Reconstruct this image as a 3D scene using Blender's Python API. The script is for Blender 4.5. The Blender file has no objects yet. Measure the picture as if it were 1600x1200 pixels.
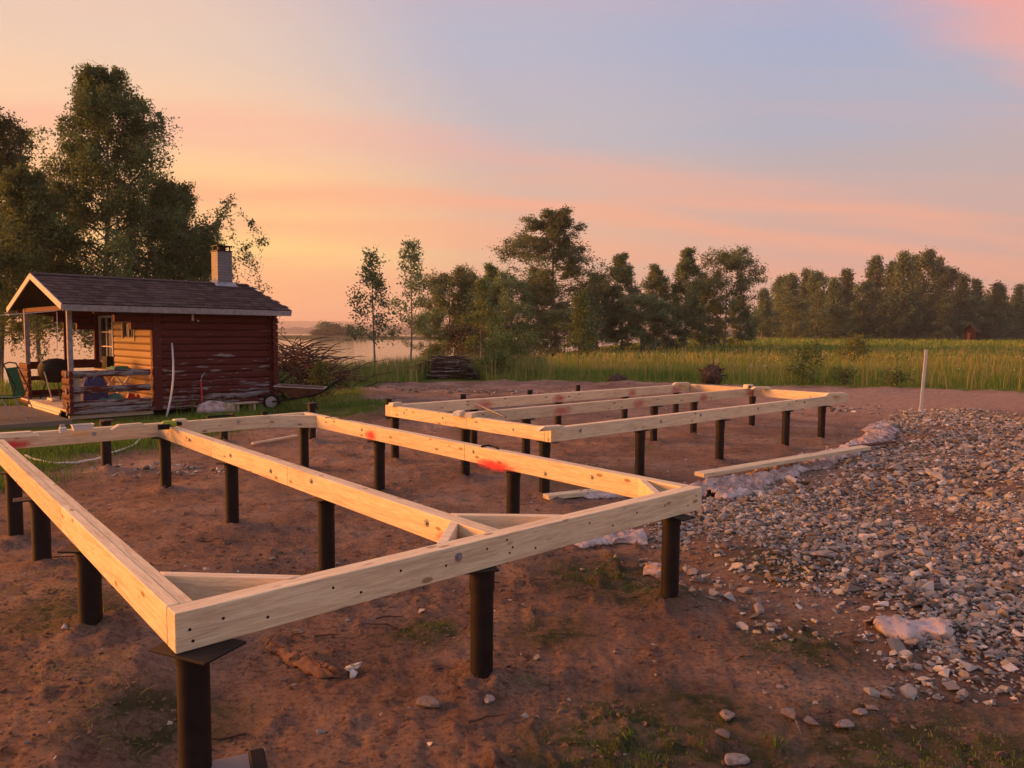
import bpy, bmesh, math, random
import numpy as np
from math import radians as R, sin, cos, pi
from mathutils import Vector, Matrix, Euler

scene = bpy.context.scene
COL = scene.collection
# ------------------------------------------------------------------ camera
FPX, PITCH, ROLL, CAMZ = 1136.74, 0.0692, 0.007, 1.75      # focal length in px of a 1600 px wide picture
cam_d = bpy.data.cameras.new('camera'); cam = bpy.data.objects.new('camera', cam_d); COL.objects.link(cam)
cam_d.sensor_fit = 'HORIZONTAL'; cam_d.sensor_width = 36.0; cam_d.lens = 36.0 * FPX / 1600.0
cam_d.clip_start = 0.05; cam_d.clip_end = 20000
cam.matrix_world = Matrix.Translation((0, 0, CAMZ)) @ Matrix.Rotation(pi / 2 - PITCH, 4, 'X') @ Matrix.Rotation(ROLL, 4, 'Z')
scene.camera = cam
# ------------------------------------------------------------------ sky, sun, exposure
SKY = 0.385
SUN_AZ, SUN_EL = R(-86), R(6)            # azimuth from the view axis (+y), negative to the left
SUN_DIR = Vector((sin(SUN_AZ) * cos(SUN_EL), cos(SUN_AZ) * cos(SUN_EL), sin(SUN_EL)))
scene.view_settings.view_transform = 'Standard'; scene.view_settings.look = 'None'
scene.view_settings.exposure = 1.52; scene.view_settings.gamma = 1.0
scene.view_settings.use_curve_mapping = False


def lin(r, g, b):
    f = lambda c: (c / 255 / 12.92) if c / 255 <= 0.04045 else ((c / 255 + 0.055) / 1.055) ** 2.4
    return (f(r), f(g), f(b), 1.0)


world = bpy.data.worlds.new('World'); scene.world = world; world.use_nodes = True


def build_world():
    nt = world.node_tree; nt.nodes.clear(); N = nt.nodes.new; Lk = nt.links.new
    out = N('ShaderNodeOutputWorld'); bg = N('ShaderNodeBackground'); Lk(bg.outputs[0], out.inputs[0])
    tc = N('ShaderNodeTexCoord'); sep = N('ShaderNodeSeparateXYZ'); Lk(tc.outputs['Generated'], sep.inputs[0])

    def math_(op, a, b=None, clamp=False):
        n = N('ShaderNodeMath'); n.operation = op; n.use_clamp = clamp
        for i, v in enumerate((a, b)):
            if v is None: continue
            if isinstance(v, (int, float)): n.inputs[i].default_value = v
            else: Lk(v, n.inputs[i])
        return n.outputs[0]

    def ramp(fac, stops):
        n = N('ShaderNodeValToRGB'); n.color_ramp.interpolation = 'EASE'
        e = n.color_ramp.elements
        while len(e) < len(stops): e.new(0.5)
        for el, (p, c) in zip(e, stops): el.position = p; el.color = c
        Lk(fac, n.inputs[0]); return n.outputs[0]

    def mix(f, a, b):
        n = N('ShaderNodeMix'); n.data_type = 'RGBA'
        if isinstance(f, (int, float)): n.inputs[0].default_value = f
        else: Lk(f, n.inputs[0])
        Lk(a, n.inputs[6]) if not isinstance(a, tuple) else setattr(n.inputs[6], 'default_value', a)
        Lk(b, n.inputs[7]) if not isinstance(b, tuple) else setattr(n.inputs[7], 'default_value', b)
        return n.outputs[2]

    z = math_('MAXIMUM', sep.outputs[2], 0.0)
    # towards / away from the set sun, measured horizontally
    hx, hy = sin(R(-45)), cos(R(-45))
    az = math_('ADD', math_('MULTIPLY', sep.outputs[0], hx), math_('MULTIPLY', sep.outputs[1], hy))
    warm = ramp(z, [(0.0, lin(238, 172, 132)), (0.05, lin(246, 182, 126)), (0.11, lin(255, 214, 134)), (0.17, lin(252, 206, 142)),
                    (0.25, lin(240, 200, 165)), (0.34, lin(224, 198, 178)), (0.5, lin(200, 188, 190)), (1.0, lin(172, 176, 192))])
    cool = ramp(z, [(0.0, lin(200, 164, 148)), (0.07, lin(202, 168, 156)), (0.13, lin(196, 168, 160)), (0.2, lin(182, 170, 172)),
                    (0.26, lin(162, 172, 190)), (0.36, lin(150, 170, 200)), (0.6, lin(158, 172, 198)), (1.0, lin(160, 173, 198))])
    f = ramp(az, [(0.0, (0, 0, 0, 1)), (0.35, (0.0, 0.0, 0.0, 1)), (0.68, (0.22, 0.22, 0.22, 1)), (0.90, (1, 1, 1, 1)), (1.0, (1, 1, 1, 1))])
    base = mix(f, cool, warm)
    # thin cirrus on a flat layer above: long pink streaks
    den = math_('ADD', z, 0.10)
    cx = math_('DIVIDE', sep.outputs[0], den); cy = math_('DIVIDE', sep.outputs[1], den)
    comb = N('ShaderNodeCombineXYZ'); Lk(cx, comb.inputs[0]); Lk(cy, comb.inputs[1])

    def cloud(rot, scale, loc, detail, rough, lo, hi, dist=0.4):
        mp = N('ShaderNodeMapping'); mp.inputs['Rotation'].default_value = (0, 0, rot); mp.inputs['Scale'].default_value = scale
        mp.inputs['Location'].default_value = loc; Lk(comb.outputs[0], mp.inputs[0])
        nz = N('ShaderNodeTexNoise'); nz.inputs['Scale'].default_value = 1.0; nz.inputs['Detail'].default_value = detail
        nz.inputs['Roughness'].default_value = rough; nz.inputs['Distortion'].default_value = dist
        Lk(mp.outputs[0], nz.inputs['Vector'])
        return ramp(nz.outputs[0], [(lo, (0, 0, 0, 1)), (hi, (1, 1, 1, 1))])

    # banks of cirrus: their long axis lies across the view, bands at growing distance, broken up by noise
    nzw = N('ShaderNodeTexNoise'); nzw.inputs['Scale'].default_value = 1.0; nzw.inputs['Detail'].default_value = 6; nzw.inputs['Roughness'].default_value = .55
    mpw = N('ShaderNodeMapping'); mpw.inputs['Scale'].default_value = (.45, 1.1, 1); mpw.inputs['Rotation'].default_value = (0, 0, .25); mpw.inputs['Location'].default_value = (1.3, 5.1, 0); Lk(comb.outputs[0], mpw.inputs[0]); Lk(mpw.outputs[0], nzw.inputs['Vector'])
    v = math_('SUBTRACT', cy, math_('MULTIPLY', cx, .33)); v = math_('ADD', v, math_('MULTIPLY', math_('SUBTRACT', nzw.outputs[0], .5), 1.15))
    g_ = lambda k: (k, k, k, 1)
    bank = ramp(math_('DIVIDE', math_('ADD', v, 2.0), 10.0), [(.0, g_(.15)), (.22, g_(.22)), (.27, g_(.8)), (.335, g_(1.0)), (.365, g_(.06)), (.47, g_(.0)), (.505, g_(.45)), (.53, g_(.12)), (.565, g_(.7)), (.60, g_(.25)), (.65, g_(.6)), (.70, g_(.15)), (.80, g_(.3)), (1.0, g_(.1))])
    c2 = cloud(0.10, (0.20, 1.5, 1), (7.7, 4.2, 0), 8, 0.62, 0.42, 0.75, 0.9)
    pink = ramp(z, [(0.0, lin(236, 164, 134)), (0.15, lin(246, 168, 134)), (0.26, lin(240, 168, 150)), (0.5, lin(240, 152, 144)), (1, lin(214, 160, 160))])
    o = mix(math_('MULTIPLY', bank, .82), base, pink)
    o = mix(math_('MULTIPLY', c2, ramp(z, [(.04, g_(.0)), (.10, g_(.4)), (.2, g_(.5)), (.29, g_(.1)), (.6, g_(.25))])), o, pink)
    Lk(o, bg.inputs[0]); bg.inputs[1].default_value = SKY


build_world()
sun_d = bpy.data.lights.new('sun', 'SUN'); sun = bpy.data.objects.new('sun', sun_d); COL.objects.link(sun)
sun_d.energy = 4.6; sun_d.angle = R(32); sun_d.color = (1.0, 0.33, 0.05)
sun.rotation_euler = (-SUN_DIR).to_track_quat('-Z', 'Y').to_euler()
sun.location = SUN_DIR * 60


# ------------------------------------------------------------------ picture point -> place
def ray(px, py):
    a, b = (px - 800) / FPX, (py - 600) / FPX
    cr, sr, c, s = cos(ROLL), sin(ROLL), cos(PITCH), sin(PITCH)
    x, y = a * cr + b * sr, -a * sr + b * cr
    d = np.array([x, c - y * s, -s - y * c]); return d / d[1]


def G(px, py, z=0.0):
    d = ray(px, py); return Vector(np.array([0, 0, CAMZ]) + d * ((z - CAMZ) / d[2]))


def proj(P):
    X, Y, Z = P[0], P[1], P[2] - CAMZ
    F = Y * cos(PITCH) - Z * sin(PITCH); U = Y * sin(PITCH) + Z * cos(PITCH)
    x, y = X / F, -U / F
    return 800 + FPX * (x * cos(ROLL) - y * sin(ROLL)), 600 + FPX * (x * sin(ROLL) + y * cos(ROLL))


def at_depth(px, D, z=0.0):
    """place at distance D along the view axis, picture column px, height z"""
    return Vector(((px - 800) / FPX * D, D, z))


# ------------------------------------------------------------------ noise and terrain
def perlin(x, y, seed=0):
    x = np.asarray(x, float) + seed * 17.31; y = np.asarray(y, float) + seed * 9.17
    xi = np.floor(x).astype(np.int64); yi = np.floor(y).astype(np.int64); xf = x - xi; yf = y - yi

    def g(ix, iy):
        h = (ix * 374761393 + iy * 668265263 + seed * 1442695) & 0xffffffff
        h = ((h ^ (h >> 13)) * 1274126177) & 0xffffffff; h = h ^ (h >> 16)
        a = (h & 0xffff) / 65536.0 * 2 * pi
        return np.cos(a), np.sin(a)

    u = xf * xf * xf * (xf * (xf * 6 - 15) + 10); v = yf * yf * yf * (yf * (yf * 6 - 15) + 10)
    a = g(xi, yi); b = g(xi + 1, yi); c = g(xi, yi + 1); d = g(xi + 1, yi + 1)
    n00 = a[0] * xf + a[1] * yf; n10 = b[0] * (xf - 1) + b[1] * yf
    n01 = c[0] * xf + c[1] * (yf - 1); n11 = d[0] * (xf - 1) + d[1] * (yf - 1)
    return (n00 * (1 - u) + n10 * u) * (1 - v) + (n01 * (1 - u) + n11 * u) * v


def fbm(x, y, seed=0, o=4, g=0.5):
    s, a, t = 0, 1.0, 0
    for i in range(o): s = s + a * perlin(x * 2 ** i, y * 2 ** i, seed + i); t += a; a *= g
    return s / t


def sstep(a, b, x):
    t = np.clip((x - a) / (b - a), 0, 1); return t * t * (3 - 2 * t)


SHORE = [(-400, -30), (-60, 16), (-25, 29), (-13, 36), (-8.5, 46), (-6, 60), (0, 84), (26, 150), (90, 260), (400, 700), (3000, 4000)]


def polydist(x, y, pts):
    best = np.full(np.shape(x), 1e9)
    for (x0, y0), (x1, y1) in zip(pts[:-1], pts[1:]):
        dx, dy = x1 - x0, y1 - y0; t = np.clip(((x - x0) * dx + (y - y0) * dy) / (dx * dx + dy * dy), 0, 1)
        best = np.minimum(best, np.hypot(x - x0 - t * dx, y - y0 - t * dy))
    return best


def inside(x, y, pts):
    r = np.zeros(np.shape(x), bool); n = len(pts)
    for i in range(n):
        x0, y0 = pts[i]; x1, y1 = pts[(i + 1) % n]
        c = ((y0 > y) != (y1 > y)) & (x < (x1 - x0) * (y - y0) / (y1 - y0 + 1e-12) + x0)
        r ^= c
    return r


LAND = SHORE + [(3000, -600), (-400, -600)]
GRAV_PX = [(1005, 862), (1030, 905), (1075, 932), (1150, 962), (1240, 985), (1335, 1003), (1420, 1030), (1400, 1085), (1470, 1092), (1620, 1078)]
GRAVEL = [tuple(G(*p).xy) for p in GRAV_PX] + [(9.0, 4.0), (16.0, 9.0), (15.0, 16.5)] + \
         [tuple(G(*p).xy) for p in [(1600, 652), (1500, 637), (1400, 650), (1385, 690), (1290, 728), (1150, 768), (1085, 792), (1030, 825)]]
SOIL = [tuple(G(*p).xy) for p in [(0, 720), (120, 705), (240, 690), (330, 680), (440, 668), (540, 655), (600, 640), (560, 618), (600, 604), (800, 600), (1000, 601), (1200, 606), (1400, 610), (1600, 617)]] + \
       [(30, 22), (30, -8), (-12, -8), (-12, 5), (-7.5, 8.0)]
PILE_BASES = []


def masks(x, y):
    n = fbm(x * 0.5, y * 0.5, 3, 3) * 0.9
    ds = polydist(x, y, SOIL + SOIL[:1]); soil = np.where(inside(x, y, SOIL), ds, -ds) + n
    dg = polydist(x, y, GRAVEL + GRAVEL[:1]); gr = np.where(inside(x, y, GRAVEL), dg, -dg) + fbm(x * 1.5, y * 1.5, 11, 3) * 0.35
    dl = polydist(x, y, SHORE); land = np.where(inside(x, y, LAND), dl, -dl)
    return soil, gr, land


def height(x, y, fine=True):
    x = np.asarray(x, float); y = np.asarray(y, float)
    soil, gr, land = masks(x, y)
    r = np.hypot(x, y)
    z = 1.1 * sstep(30, 140, y) * sstep(-5, 25, x) + 0.06 * fbm(x * .12, y * .12, 5, 3) * sstep(6, 16, r)
    z = np.where(land > 0, -1.6 + (z + 1.6) * sstep(-1, 13, land), -1.6 - np.minimum(-land, 30) * 0.08)
    z = z + 0.09 * sstep(-0.1, 0.8, gr)                       # spread gravel stands a little proud
    bank = sstep(-0.05, 0.35, -1.42 - x - 0.09 * (y - 2.6) + 0.12 * perlin(x * 2, y * 2, 8)) * sstep(5.6, 4.6, y) * sstep(-6, -4, x)
    z = z + 0.13 * bank
    if fine:
        sm = sstep(-0.3, 0.3, soil) * sstep(0.4, -0.1, gr)
        d = 0.05 * fbm(x * .8, y * .8, 21, 3) + 0.024 * (0.5 - np.abs(fbm(x * 3.4, y * 3.4, 31, 4, .6)) * 2) + 0.020 * (0.5 - np.abs(fbm(x * 11, y * 11, 41, 4, .65)) * 2)
        clod = np.maximum(fbm(x * 6, y * 6, 51, 4, .6) - 0.14, 0) * 0.26 * (.4 + sstep(-.1, .25, fbm(x * .6, y * .6, 55, 2)))
        z = z + sm * (d + clod) * sstep(60, 20, r)
        edge = sstep(-1.5, 0.2, soil) * sstep(1.6, 0.2, soil) * sstep(12, 16, y)    # dug-up berm along the meadow
        z = z + edge * (0.10 + 0.22 * fbm(x * .9, y * .9, 61, 4))
        for (bx, by, h) in PILE_BASES:
            q = np.hypot(x - bx, y - by) + 0.08 * perlin(x * 5, y * 5, 71)
            z = z + h * np.exp(-(q / 0.19) ** 2) * (1 + 1.2 * perlin(x * 9, y * 9, 72))
        z = z + (1 - sm) * 0.03 * fbm(x * 2, y * 2, 81, 3) * sstep(120, 20, r)
    return z


def hz(x, y): return float(height(np.array([x]), np.array([y]))[0])


# ------------------------------------------------------------------ mesh helpers
def mesh_np(name, V, F, smooth=False, tint=None):
    V = np.asarray(V, np.float32); F = np.asarray(F, np.int32)
    m = bpy.data.meshes.new(name); k = F.shape[1]
    m.vertices.add(len(V)); m.vertices.foreach_set('co', V.ravel())
    m.loops.add(F.size); m.loops.foreach_set('vertex_index', F.ravel())
    m.polygons.add(len(F)); m.polygons.foreach_set('loop_start', np.arange(0, F.size, k, dtype=np.int32))
    m.polygons.foreach_set('use_smooth', np.full(len(F), smooth))
    if tint is not None:
        for nm, arr in tint.items():
            a = m.attributes.new(nm, 'FLOAT', 'POINT'); a.data.foreach_set('value', np.asarray(arr, np.float32))
    m.update(calc_edges=True); return m


class MB:
    """collects boxes, tubes and sheets into ONE mesh"""
    def __init__(s): s.v = []; s.f = []; s.n = 0

    def add(s, V, F):
        V = [tuple(p) for p in V]; s.f += [tuple(i + s.n for i in f) for f in F]; s.v += V; s.n += len(V); return s

    def box(s, c, d, M=None):
        x, y, z = d[0] / 2, d[1] / 2, d[2] / 2
        P = [Vector((a * x, b * y, e * z)) for e in (-1, 1) for b in (-1, 1) for a in (-1, 1)]
        if M is not None: P = [M @ p for p in P]
        c = Vector(c); P = [p + c for p in P]
        return s.add(P, [(0, 2, 3, 1), (4, 5, 7, 6), (0, 1, 5, 4), (2, 6, 7, 3), (0, 4, 6, 2), (1, 3, 7, 5)])

    def bar(s, a, b, w, h):
        a, b = Vector(a), Vector(b); d = b - a
        return s.box((a + b) / 2, (d.length, w, h), d.to_track_quat('X', 'Z').to_matrix())

    def prism(s, poly, z0, z1):
        n = len(poly); V = [(p[0], p[1], z0) for p in poly] + [(p[0], p[1], z1) for p in poly]
        return s.add(V, [tuple(range(n - 1, -1, -1)), tuple(range(n, 2 * n))] + [(i, (i + 1) % n, n + (i + 1) % n, n + i) for i in range(n)])

    def tube(s, pts, rad, n=8, cap=True):
        pts = [Vector(p) for p in pts]
        if not isinstance(rad, (list, tuple)): rad = [rad] * len(pts)
        V = []; F = []
        for i, p in enumerate(pts):
            t = (pts[min(i + 1, len(pts) - 1)] - pts[max(i - 1, 0)]).normalized()
            a = t.orthogonal() if abs(t.z) > .95 else t.cross(Vector((0, 0, 1)))
            a.normalize(); b = t.cross(a)
            V += [p + (a * cos(2 * pi * k / n) + b * sin(2 * pi * k / n)) * rad[i] for k in range(n)]
        for i in range(len(pts) - 1):
            F += [(i * n + k, i * n + (k + 1) % n, (i + 1) * n + (k + 1) % n, (i + 1) * n + k) for k in range(n)]
        if cap: F += [tuple(range(n - 1, -1, -1)), tuple((len(pts) - 1) * n + k for k in range(n))]
        return s.add(V, F)

    def mesh(s, name='m', bevel=0, smooth=False, seg=1):
        m = bpy.data.meshes.new(name); m.from_pydata([tuple(p) for p in s.v], [], s.f)
        bm = bmesh.new(); bm.from_mesh(m); bmesh.ops.recalc_face_normals(bm, faces=bm.faces)
        if bevel:
            bmesh.ops.bevel(bm, geom=[e for e in bm.edges if e.calc_face_angle(0) > 0.5], offset=bevel, segments=seg, affect='EDGES', clamp_overlap=True)
        bm.to_mesh(m); bm.free()
        if smooth:
            for p in m.polygons: p.use_smooth = True
        return m


def obj(name, mesh, mat=None, parent=None, loc=(0, 0, 0), rot=(0, 0, 0)):
    if isinstance(mesh, MB): mesh = mesh.mesh(name)
    o = bpy.data.objects.new(name, mesh); COL.objects.link(o)
    if mat is not None and not mesh.materials: mesh.materials.append(mat)
    o.location = loc; o.rotation_euler = rot
    if parent is not None: o.parent = parent
    return o


def tag(o, label, cat, group=None):
    o['label'] = label; o['category'] = cat
    if group: o['group'] = group
    return o


def thing(name, label, cat, loc=(0, 0, 0), rz=0, group=None):
    o = bpy.data.objects.new(name, None); COL.objects.link(o); o.location = loc; o.rotation_euler = (0, 0, rz); o.empty_display_size = .2
    return tag(o, label, cat, group)


def struct(o): o['kind'] = 'structure'; return o
def stuff(o, label=None, cat=None):
    o['kind'] = 'stuff'
    if label: tag(o, label, cat)
    return o


def copy_tree(src, loc, rz=0, label=None, group=None, sc=1.0):
    c = src.copy(); COL.objects.link(c); c.location = loc; c.rotation_euler = (0, 0, rz); c.scale = (sc, sc, sc) if not isinstance(sc, tuple) else sc
    if label: c['label'] = label
    if group: c['group'] = group
    for ch in src.children:
        k = ch.copy(); COL.objects.link(k); k.parent = c
        for g in ch.children:
            q = g.copy(); COL.objects.link(q); q.parent = k
    return c


# ------------------------------------------------------------------ materials
class Mat:
    def __init__(s, name, rough=0.8, spec=0.3):
        s.m = bpy.data.materials.new(name); s.m.use_nodes = True; s.nt = s.m.node_tree
        s.b = s.nt.nodes['Principled BSDF']; s.out = s.nt.nodes['Material Output']
        s.b.inputs['Roughness'].default_value = rough; s.b.inputs['Specular IOR Level'].default_value = spec
        s.tc = s.nt.nodes.new('ShaderNodeTexCoord')

    def N(s, t): return s.nt.nodes.new(t)
    def L(s, a, b): s.nt.links.new(a, b)

    def val(s, i, v):
        if isinstance(v, (int, float)): i.default_value = v
        elif isinstance(v, tuple): i.default_value = v if len(v) == len(i.default_value) else (*v, 1)
        else: s.L(v, i)

    def noise(s, scale, detail=4, rough=.55, stretch=None, coord='Object', offs=None, dist=0):
        n = s.N('ShaderNodeTexNoise'); n.inputs['Scale'].default_value = scale; n.inputs['Detail'].default_value = detail
        n.inputs['Roughness'].default_value = rough; n.inputs['Distortion'].default_value = dist
        s.L(s.vec(stretch, coord, offs), n.inputs['Vector']); return n.outputs[0]

    def vec(s, stretch=None, coord='Object', offs=None):
        v = s.tc.outputs[coord] if coord != 'World' else s.N('ShaderNodeNewGeometry').outputs['Position']
        if stretch is None and offs is None: return v
        mp = s.N('ShaderNodeMapping'); s.L(v, mp.inputs[0])
        if stretch: mp.inputs['Scale'].default_value = stretch
        if offs is not None: s.L(offs, mp.inputs['Location'])
        return mp.outputs[0]

    def rnd(s, k=30.0):
        oi = s.N('ShaderNodeObjectInfo'); m = s.math('MULTIPLY', oi.outputs['Random'], k); c = s.N('ShaderNodeCombineXYZ')
        for i in range(3): s.L(m, c.inputs[i])
        return c.outputs[0], oi.outputs['Random']

    def math(s, op, a, b=0.0, clamp=False):
        n = s.N('ShaderNodeMath'); n.operation = op; n.use_clamp = clamp; s.val(n.inputs[0], a); s.val(n.inputs[1], b); return n.outputs[0]

    def ramp(s, f, stops, mode='LINEAR'):
        n = s.N('ShaderNodeValToRGB'); n.color_ramp.interpolation = mode; e = n.color_ramp.elements
        while len(e) < len(stops): e.new(.5)
        for el, (p, c) in zip(e, stops):
            el.position = p; el.color = (c, c, c, 1) if isinstance(c, (int, float)) else (*c, 1)[:4]
        s.L(f, n.inputs[0]); return n.outputs[0]

    def mix(s, f, a, b, mode='MIX'):
        n = s.N('ShaderNodeMix'); n.data_type = 'RGBA'; n.blend_type = mode
        s.val(n.inputs[0], f); s.val(n.inputs[6], a); s.val(n.inputs[7], b); return n.outputs[2]

    def attr(s, name):
        n = s.N('ShaderNodeAttribute'); n.attribute_name = name; return n.outputs['Fac']

    def color(s, c): s.val(s.b.inputs['Base Color'], c); return s

    def bump(s, h, strength=.4, dist=.02):
        n = s.N('ShaderNodeBump'); n.inputs['Strength'].default_value = strength; n.inputs['Distance'].default_value = dist
        s.L(h, n.inputs['Height']); s.L(n.outputs[0], s.b.inputs['Normal']); return s


def m_plain(name, c, rough=.7, spec=.3, metal=0, var=.25, scale=12):
    m = Mat(name, rough, spec); n = m.noise(scale, 5)
    lo = tuple(x * (1 - var) for x in c); hi = tuple(min(1, x * (1 + var)) for x in c)
    m.color(m.ramp(n, [(.3, lo), (.7, hi)])); m.b.inputs['Metallic'].default_value = metal; m.bump(n, .15, .01); return m.m


def m_pine(name, tone=(1, 1, 1), dirt=.35):
    m = Mat(name, .62, .3); off, rnd = m.rnd(40)
    g = m.noise(3.0, 5, .6, (1.0, 14, 14), offs=off, dist=.6)
    fine = m.noise(16.0, 3, .6, (.7, 16, 16), offs=off)
    c = m.ramp(g, [(.28, (.54 * tone[0], .42 * tone[1], .28 * tone[2])), (.5, (.75 * tone[0], .64 * tone[1], .415 * tone[2])), (.75, (.83 * tone[0], .74 * tone[1], .53 * tone[2]))])
    c = m.mix(m.math('MULTIPLY', m.ramp(fine, [(.42, 0.), (.66, 1.)]), .36), c, (.38 * tone[0], .22 * tone[1], .11 * tone[2]))
    vo = m.N('ShaderNodeTexVoronoi'); vo.inputs['Scale'].default_value = 1.0; m.L(m.vec((4.0, 10, 10), 'Object', off), vo.inputs['Vector'])
    knot = m.ramp(vo.outputs['Distance'], [(.09, 1.), (.16, 0.)])
    c = m.mix(m.math('MULTIPLY', knot, .75), c, (.20, .085, .035))
    d = m.noise(2.2, 6, .7, (1, 2, 2), offs=off)
    c = m.mix(m.math('MULTIPLY', m.ramp(d, [(.55, 0.), (.75, 1.)]), dirt), c, (.27, .16, .10))
    hsv = m.N('ShaderNodeHueSaturation'); m.L(c, hsv.inputs['Color']); m.L(m.math('ADD', m.math('MULTIPLY', rnd, .22), .87), hsv.inputs['Value']); m.color(hsv.outputs[0])
    m.bump(m.mix(.5, g, fine), .22, .006); return m.m


def m_leaf(name, dark, light, trans=.3):
    m = Mat(name, .6, .25); t = m.attr('tint'); off, rnd = m.rnd(5)
    c = m.ramp(t, [(0, dark), (1, light)])
    hsv = m.N('ShaderNodeHueSaturation'); m.L(c, hsv.inputs['Color']); m.L(m.math('ADD', m.math('MULTIPLY', rnd, .4), .8), hsv.inputs['Value'])
    m.L(m.math('ADD', m.math('MULTIPLY', rnd, .03), .485), hsv.inputs['Hue'])
    m.color(hsv.outputs[0])
    tr = m.N('ShaderNodeBsdfTranslucent'); m.L(hsv.outputs[0], tr.inputs[0]); mx = m.N('ShaderNodeMixShader'); mx.inputs[0].default_value = trans
    m.L(m.b.outputs[0], mx.inputs[1]); m.L(tr.outputs[0], mx.inputs[2]); m.L(mx.outputs[0], m.out.inputs[0]); return m.m


def m_ground():
    m = Mat('ground', .92, .15); P = 'World'
    soil, gra, gv = m.attr('soil'), m.attr('grass'), m.attr('track')
    n1 = m.noise(.9, 6, .6, coord=P); n2 = m.noise(7, 6, .65, coord=P); n3 = m.noise(38, 8, .8, coord=P)
    c = m.ramp(n1, [(.3, (.26, .162, .115)), (.5, (.42, .275, .20)), (.68, (.62, .44, .335))])
    c = m.mix(m.ramp(n2, [(.34, .6), (.46, 0.)]), c, (.12, .062, .042))
    c = m.mix(m.math('MULTIPLY', m.ramp(n3, [(.36, 1.), (.52, 0.)]), .7), c, (.052, .028, .019))  # shade of the fine crevices put into the soil colour, along the bump noise
    c = m.mix(m.math('MULTIPLY', m.ramp(n3, [(.58, 0.), (.74, 1.)]), .6), c, (.55, .35, .25))
    c = m.mix(gv, c, m.ramp(n2, [(.3, (.36, .23, .17)), (.7, (.62, .44, .35))]))
    gcol = m.ramp(m.noise(1.6, 5, coord=P), [(.3, (.08, .11, .016)), (.55, (.15, .18, .028)), (.8, (.24, .20, .055))])
    c = m.mix(gra, c, gcol)
    moss = m.math('MULTIPLY', m.attr('moss'), m.ramp(n2, [(.36, 0.), (.54, 1.)]))
    c = m.mix(m.math('MULTIPLY', moss, .9), c, (.070, .088, .026))
    m.color(c)
    h = m.math('ADD', m.math('MULTIPLY', n2, .8), m.math('MULTIPLY', n3, .7)); m.bump(h, 1.0, .14)
    return m.m


def m_red_log():
    m = Mat('red_painted_log', .75, .25); off, rnd = m.rnd(30)
    n = m.noise(2.4, 8, .66, (.75, 6, 6), offs=off, dist=.2); g = m.noise(8, 4, .6, (.5, 9, 9), offs=off)
    red = m.ramp(g, [(.3, (.070, .0145, .0125)), (.7, (.115, .025, .020))])
    grey = m.ramp(g, [(.3, (.16, .145, .145)), (.7, (.34, .32, .32))])
    peel = m.attr('peel')
    k = m.ramp(m.math('ADD', n, m.math('MULTIPLY', peel, .30)), [(.66, 0.), (.685, 1.)])
    m.color(m.mix(k, red, grey)); m.bump(m.math('SUBTRACT', g, m.math('MULTIPLY', k, .6)), .3, .008); return m.m


def m_roof():
    m = Mat('shingle', .9, .15); off, rnd = m.rnd(20); n = m.noise(40, 5, .7, offs=off)
    c = m.ramp(rnd, [(0, (.030, .022, .022)), (.5, (.055, .042, .041)), (1, (.088, .068, .066))]); c = m.mix(m.math('MULTIPLY', n, .5), c, (.03, .024, .024)); m.color(c); m.bump(n, .3, .01); return m.m


def m_water():
    m = Mat('lake_water', .08, .5); m.color((.035, .035, .032)); m.b.inputs['IOR'].default_value = 1.33
    n = m.noise(1.0, 4, .6, (.35, 1.4, 1), coord='World'); n2 = m.noise(.12, 4, .6, (.4, 1.2, 1), coord='World')
    m.bump(m.math('ADD', n, m.math('MULTIPLY', n2, 1.5)), .16, .2); return m.m


def m_cloth():
    m = Mat('geotextile', .9, .1); n = m.noise(5, 6, .7); n2 = m.noise(40, 4, .7)
    c = m.ramp(n, [(.36, (.26, .16, .12)), (.48, (.46, .37, .34)), (.7, (.66, .58, .57))])
    c = m.mix(m.math('MULTIPLY', m.ramp(n2, [(.5, 0.), (.68, 1.)]), .6), c, (.22, .12, .085)); m.color(c); m.bump(n2, .25, .01); return m.m


def m_stone():
    m = Mat('crushed_rock', .85, .25); off, rnd = m.rnd(20); t = m.attr('tint'); n = m.noise(14, 5, .65, coord='World')
    c = m.ramp(m.math('ADD', t, m.math('MULTIPLY', rnd, 0.001)), [(0, (.075, .067, .059)), (.35, (.215, .198, .178)), (.65, (.335, .31, .275)), (.88, (.45, .41, .36)), (1, (.62, .57, .50))])
    c = m.mix(m.math('MULTIPLY', m.ramp(n, [(.48, 0.), (.7, 1.)]), .55), c, (.22, .155, .118)); m.color(c); m.bump(n, .3, .01); return m.m


def m_rock():
    m = Mat('loose_rock', .85, .25); off, rnd = m.rnd(20); n = m.noise(9, 6, .65, offs=off)
    c = m.ramp(rnd, [(0, (.13, .12, .11)), (.5, (.27, .235, .21)), (1, (.48, .40, .35))])
    c = m.mix(m.ramp(n, [(.4, .6), (.65, 0.)]), c, (.13, .08, .055)); m.color(c); m.bump(n, .4, .02); return m.m


def m_grass():
    m = Mat('grass_blades', .7, .2); t = m.attr('tint'); h = m.attr('tip')
    g = m.ramp(t, [(0, (.065, .155, .020)), (.45, (.145, .285, .028)), (.75, (.26, .34, .055)), (1, (.40, .31, .14))])
    c = m.mix(m.math('MULTIPLY', h, m.ramp(t, [(.35, .15), (.9, .9)])), g, (.42, .31, .16)); m.color(c)
    tr = m.N('ShaderNodeBsdfTranslucent'); m.L(c, tr.inputs[0]); mx = m.N('ShaderNodeMixShader'); mx.inputs[0].default_value = .35
    m.L(m.b.outputs[0], mx.inputs[1]); m.L(tr.outputs[0], mx.inputs[2]); m.L(mx.outputs[0], m.out.inputs[0]); return m.m


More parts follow.
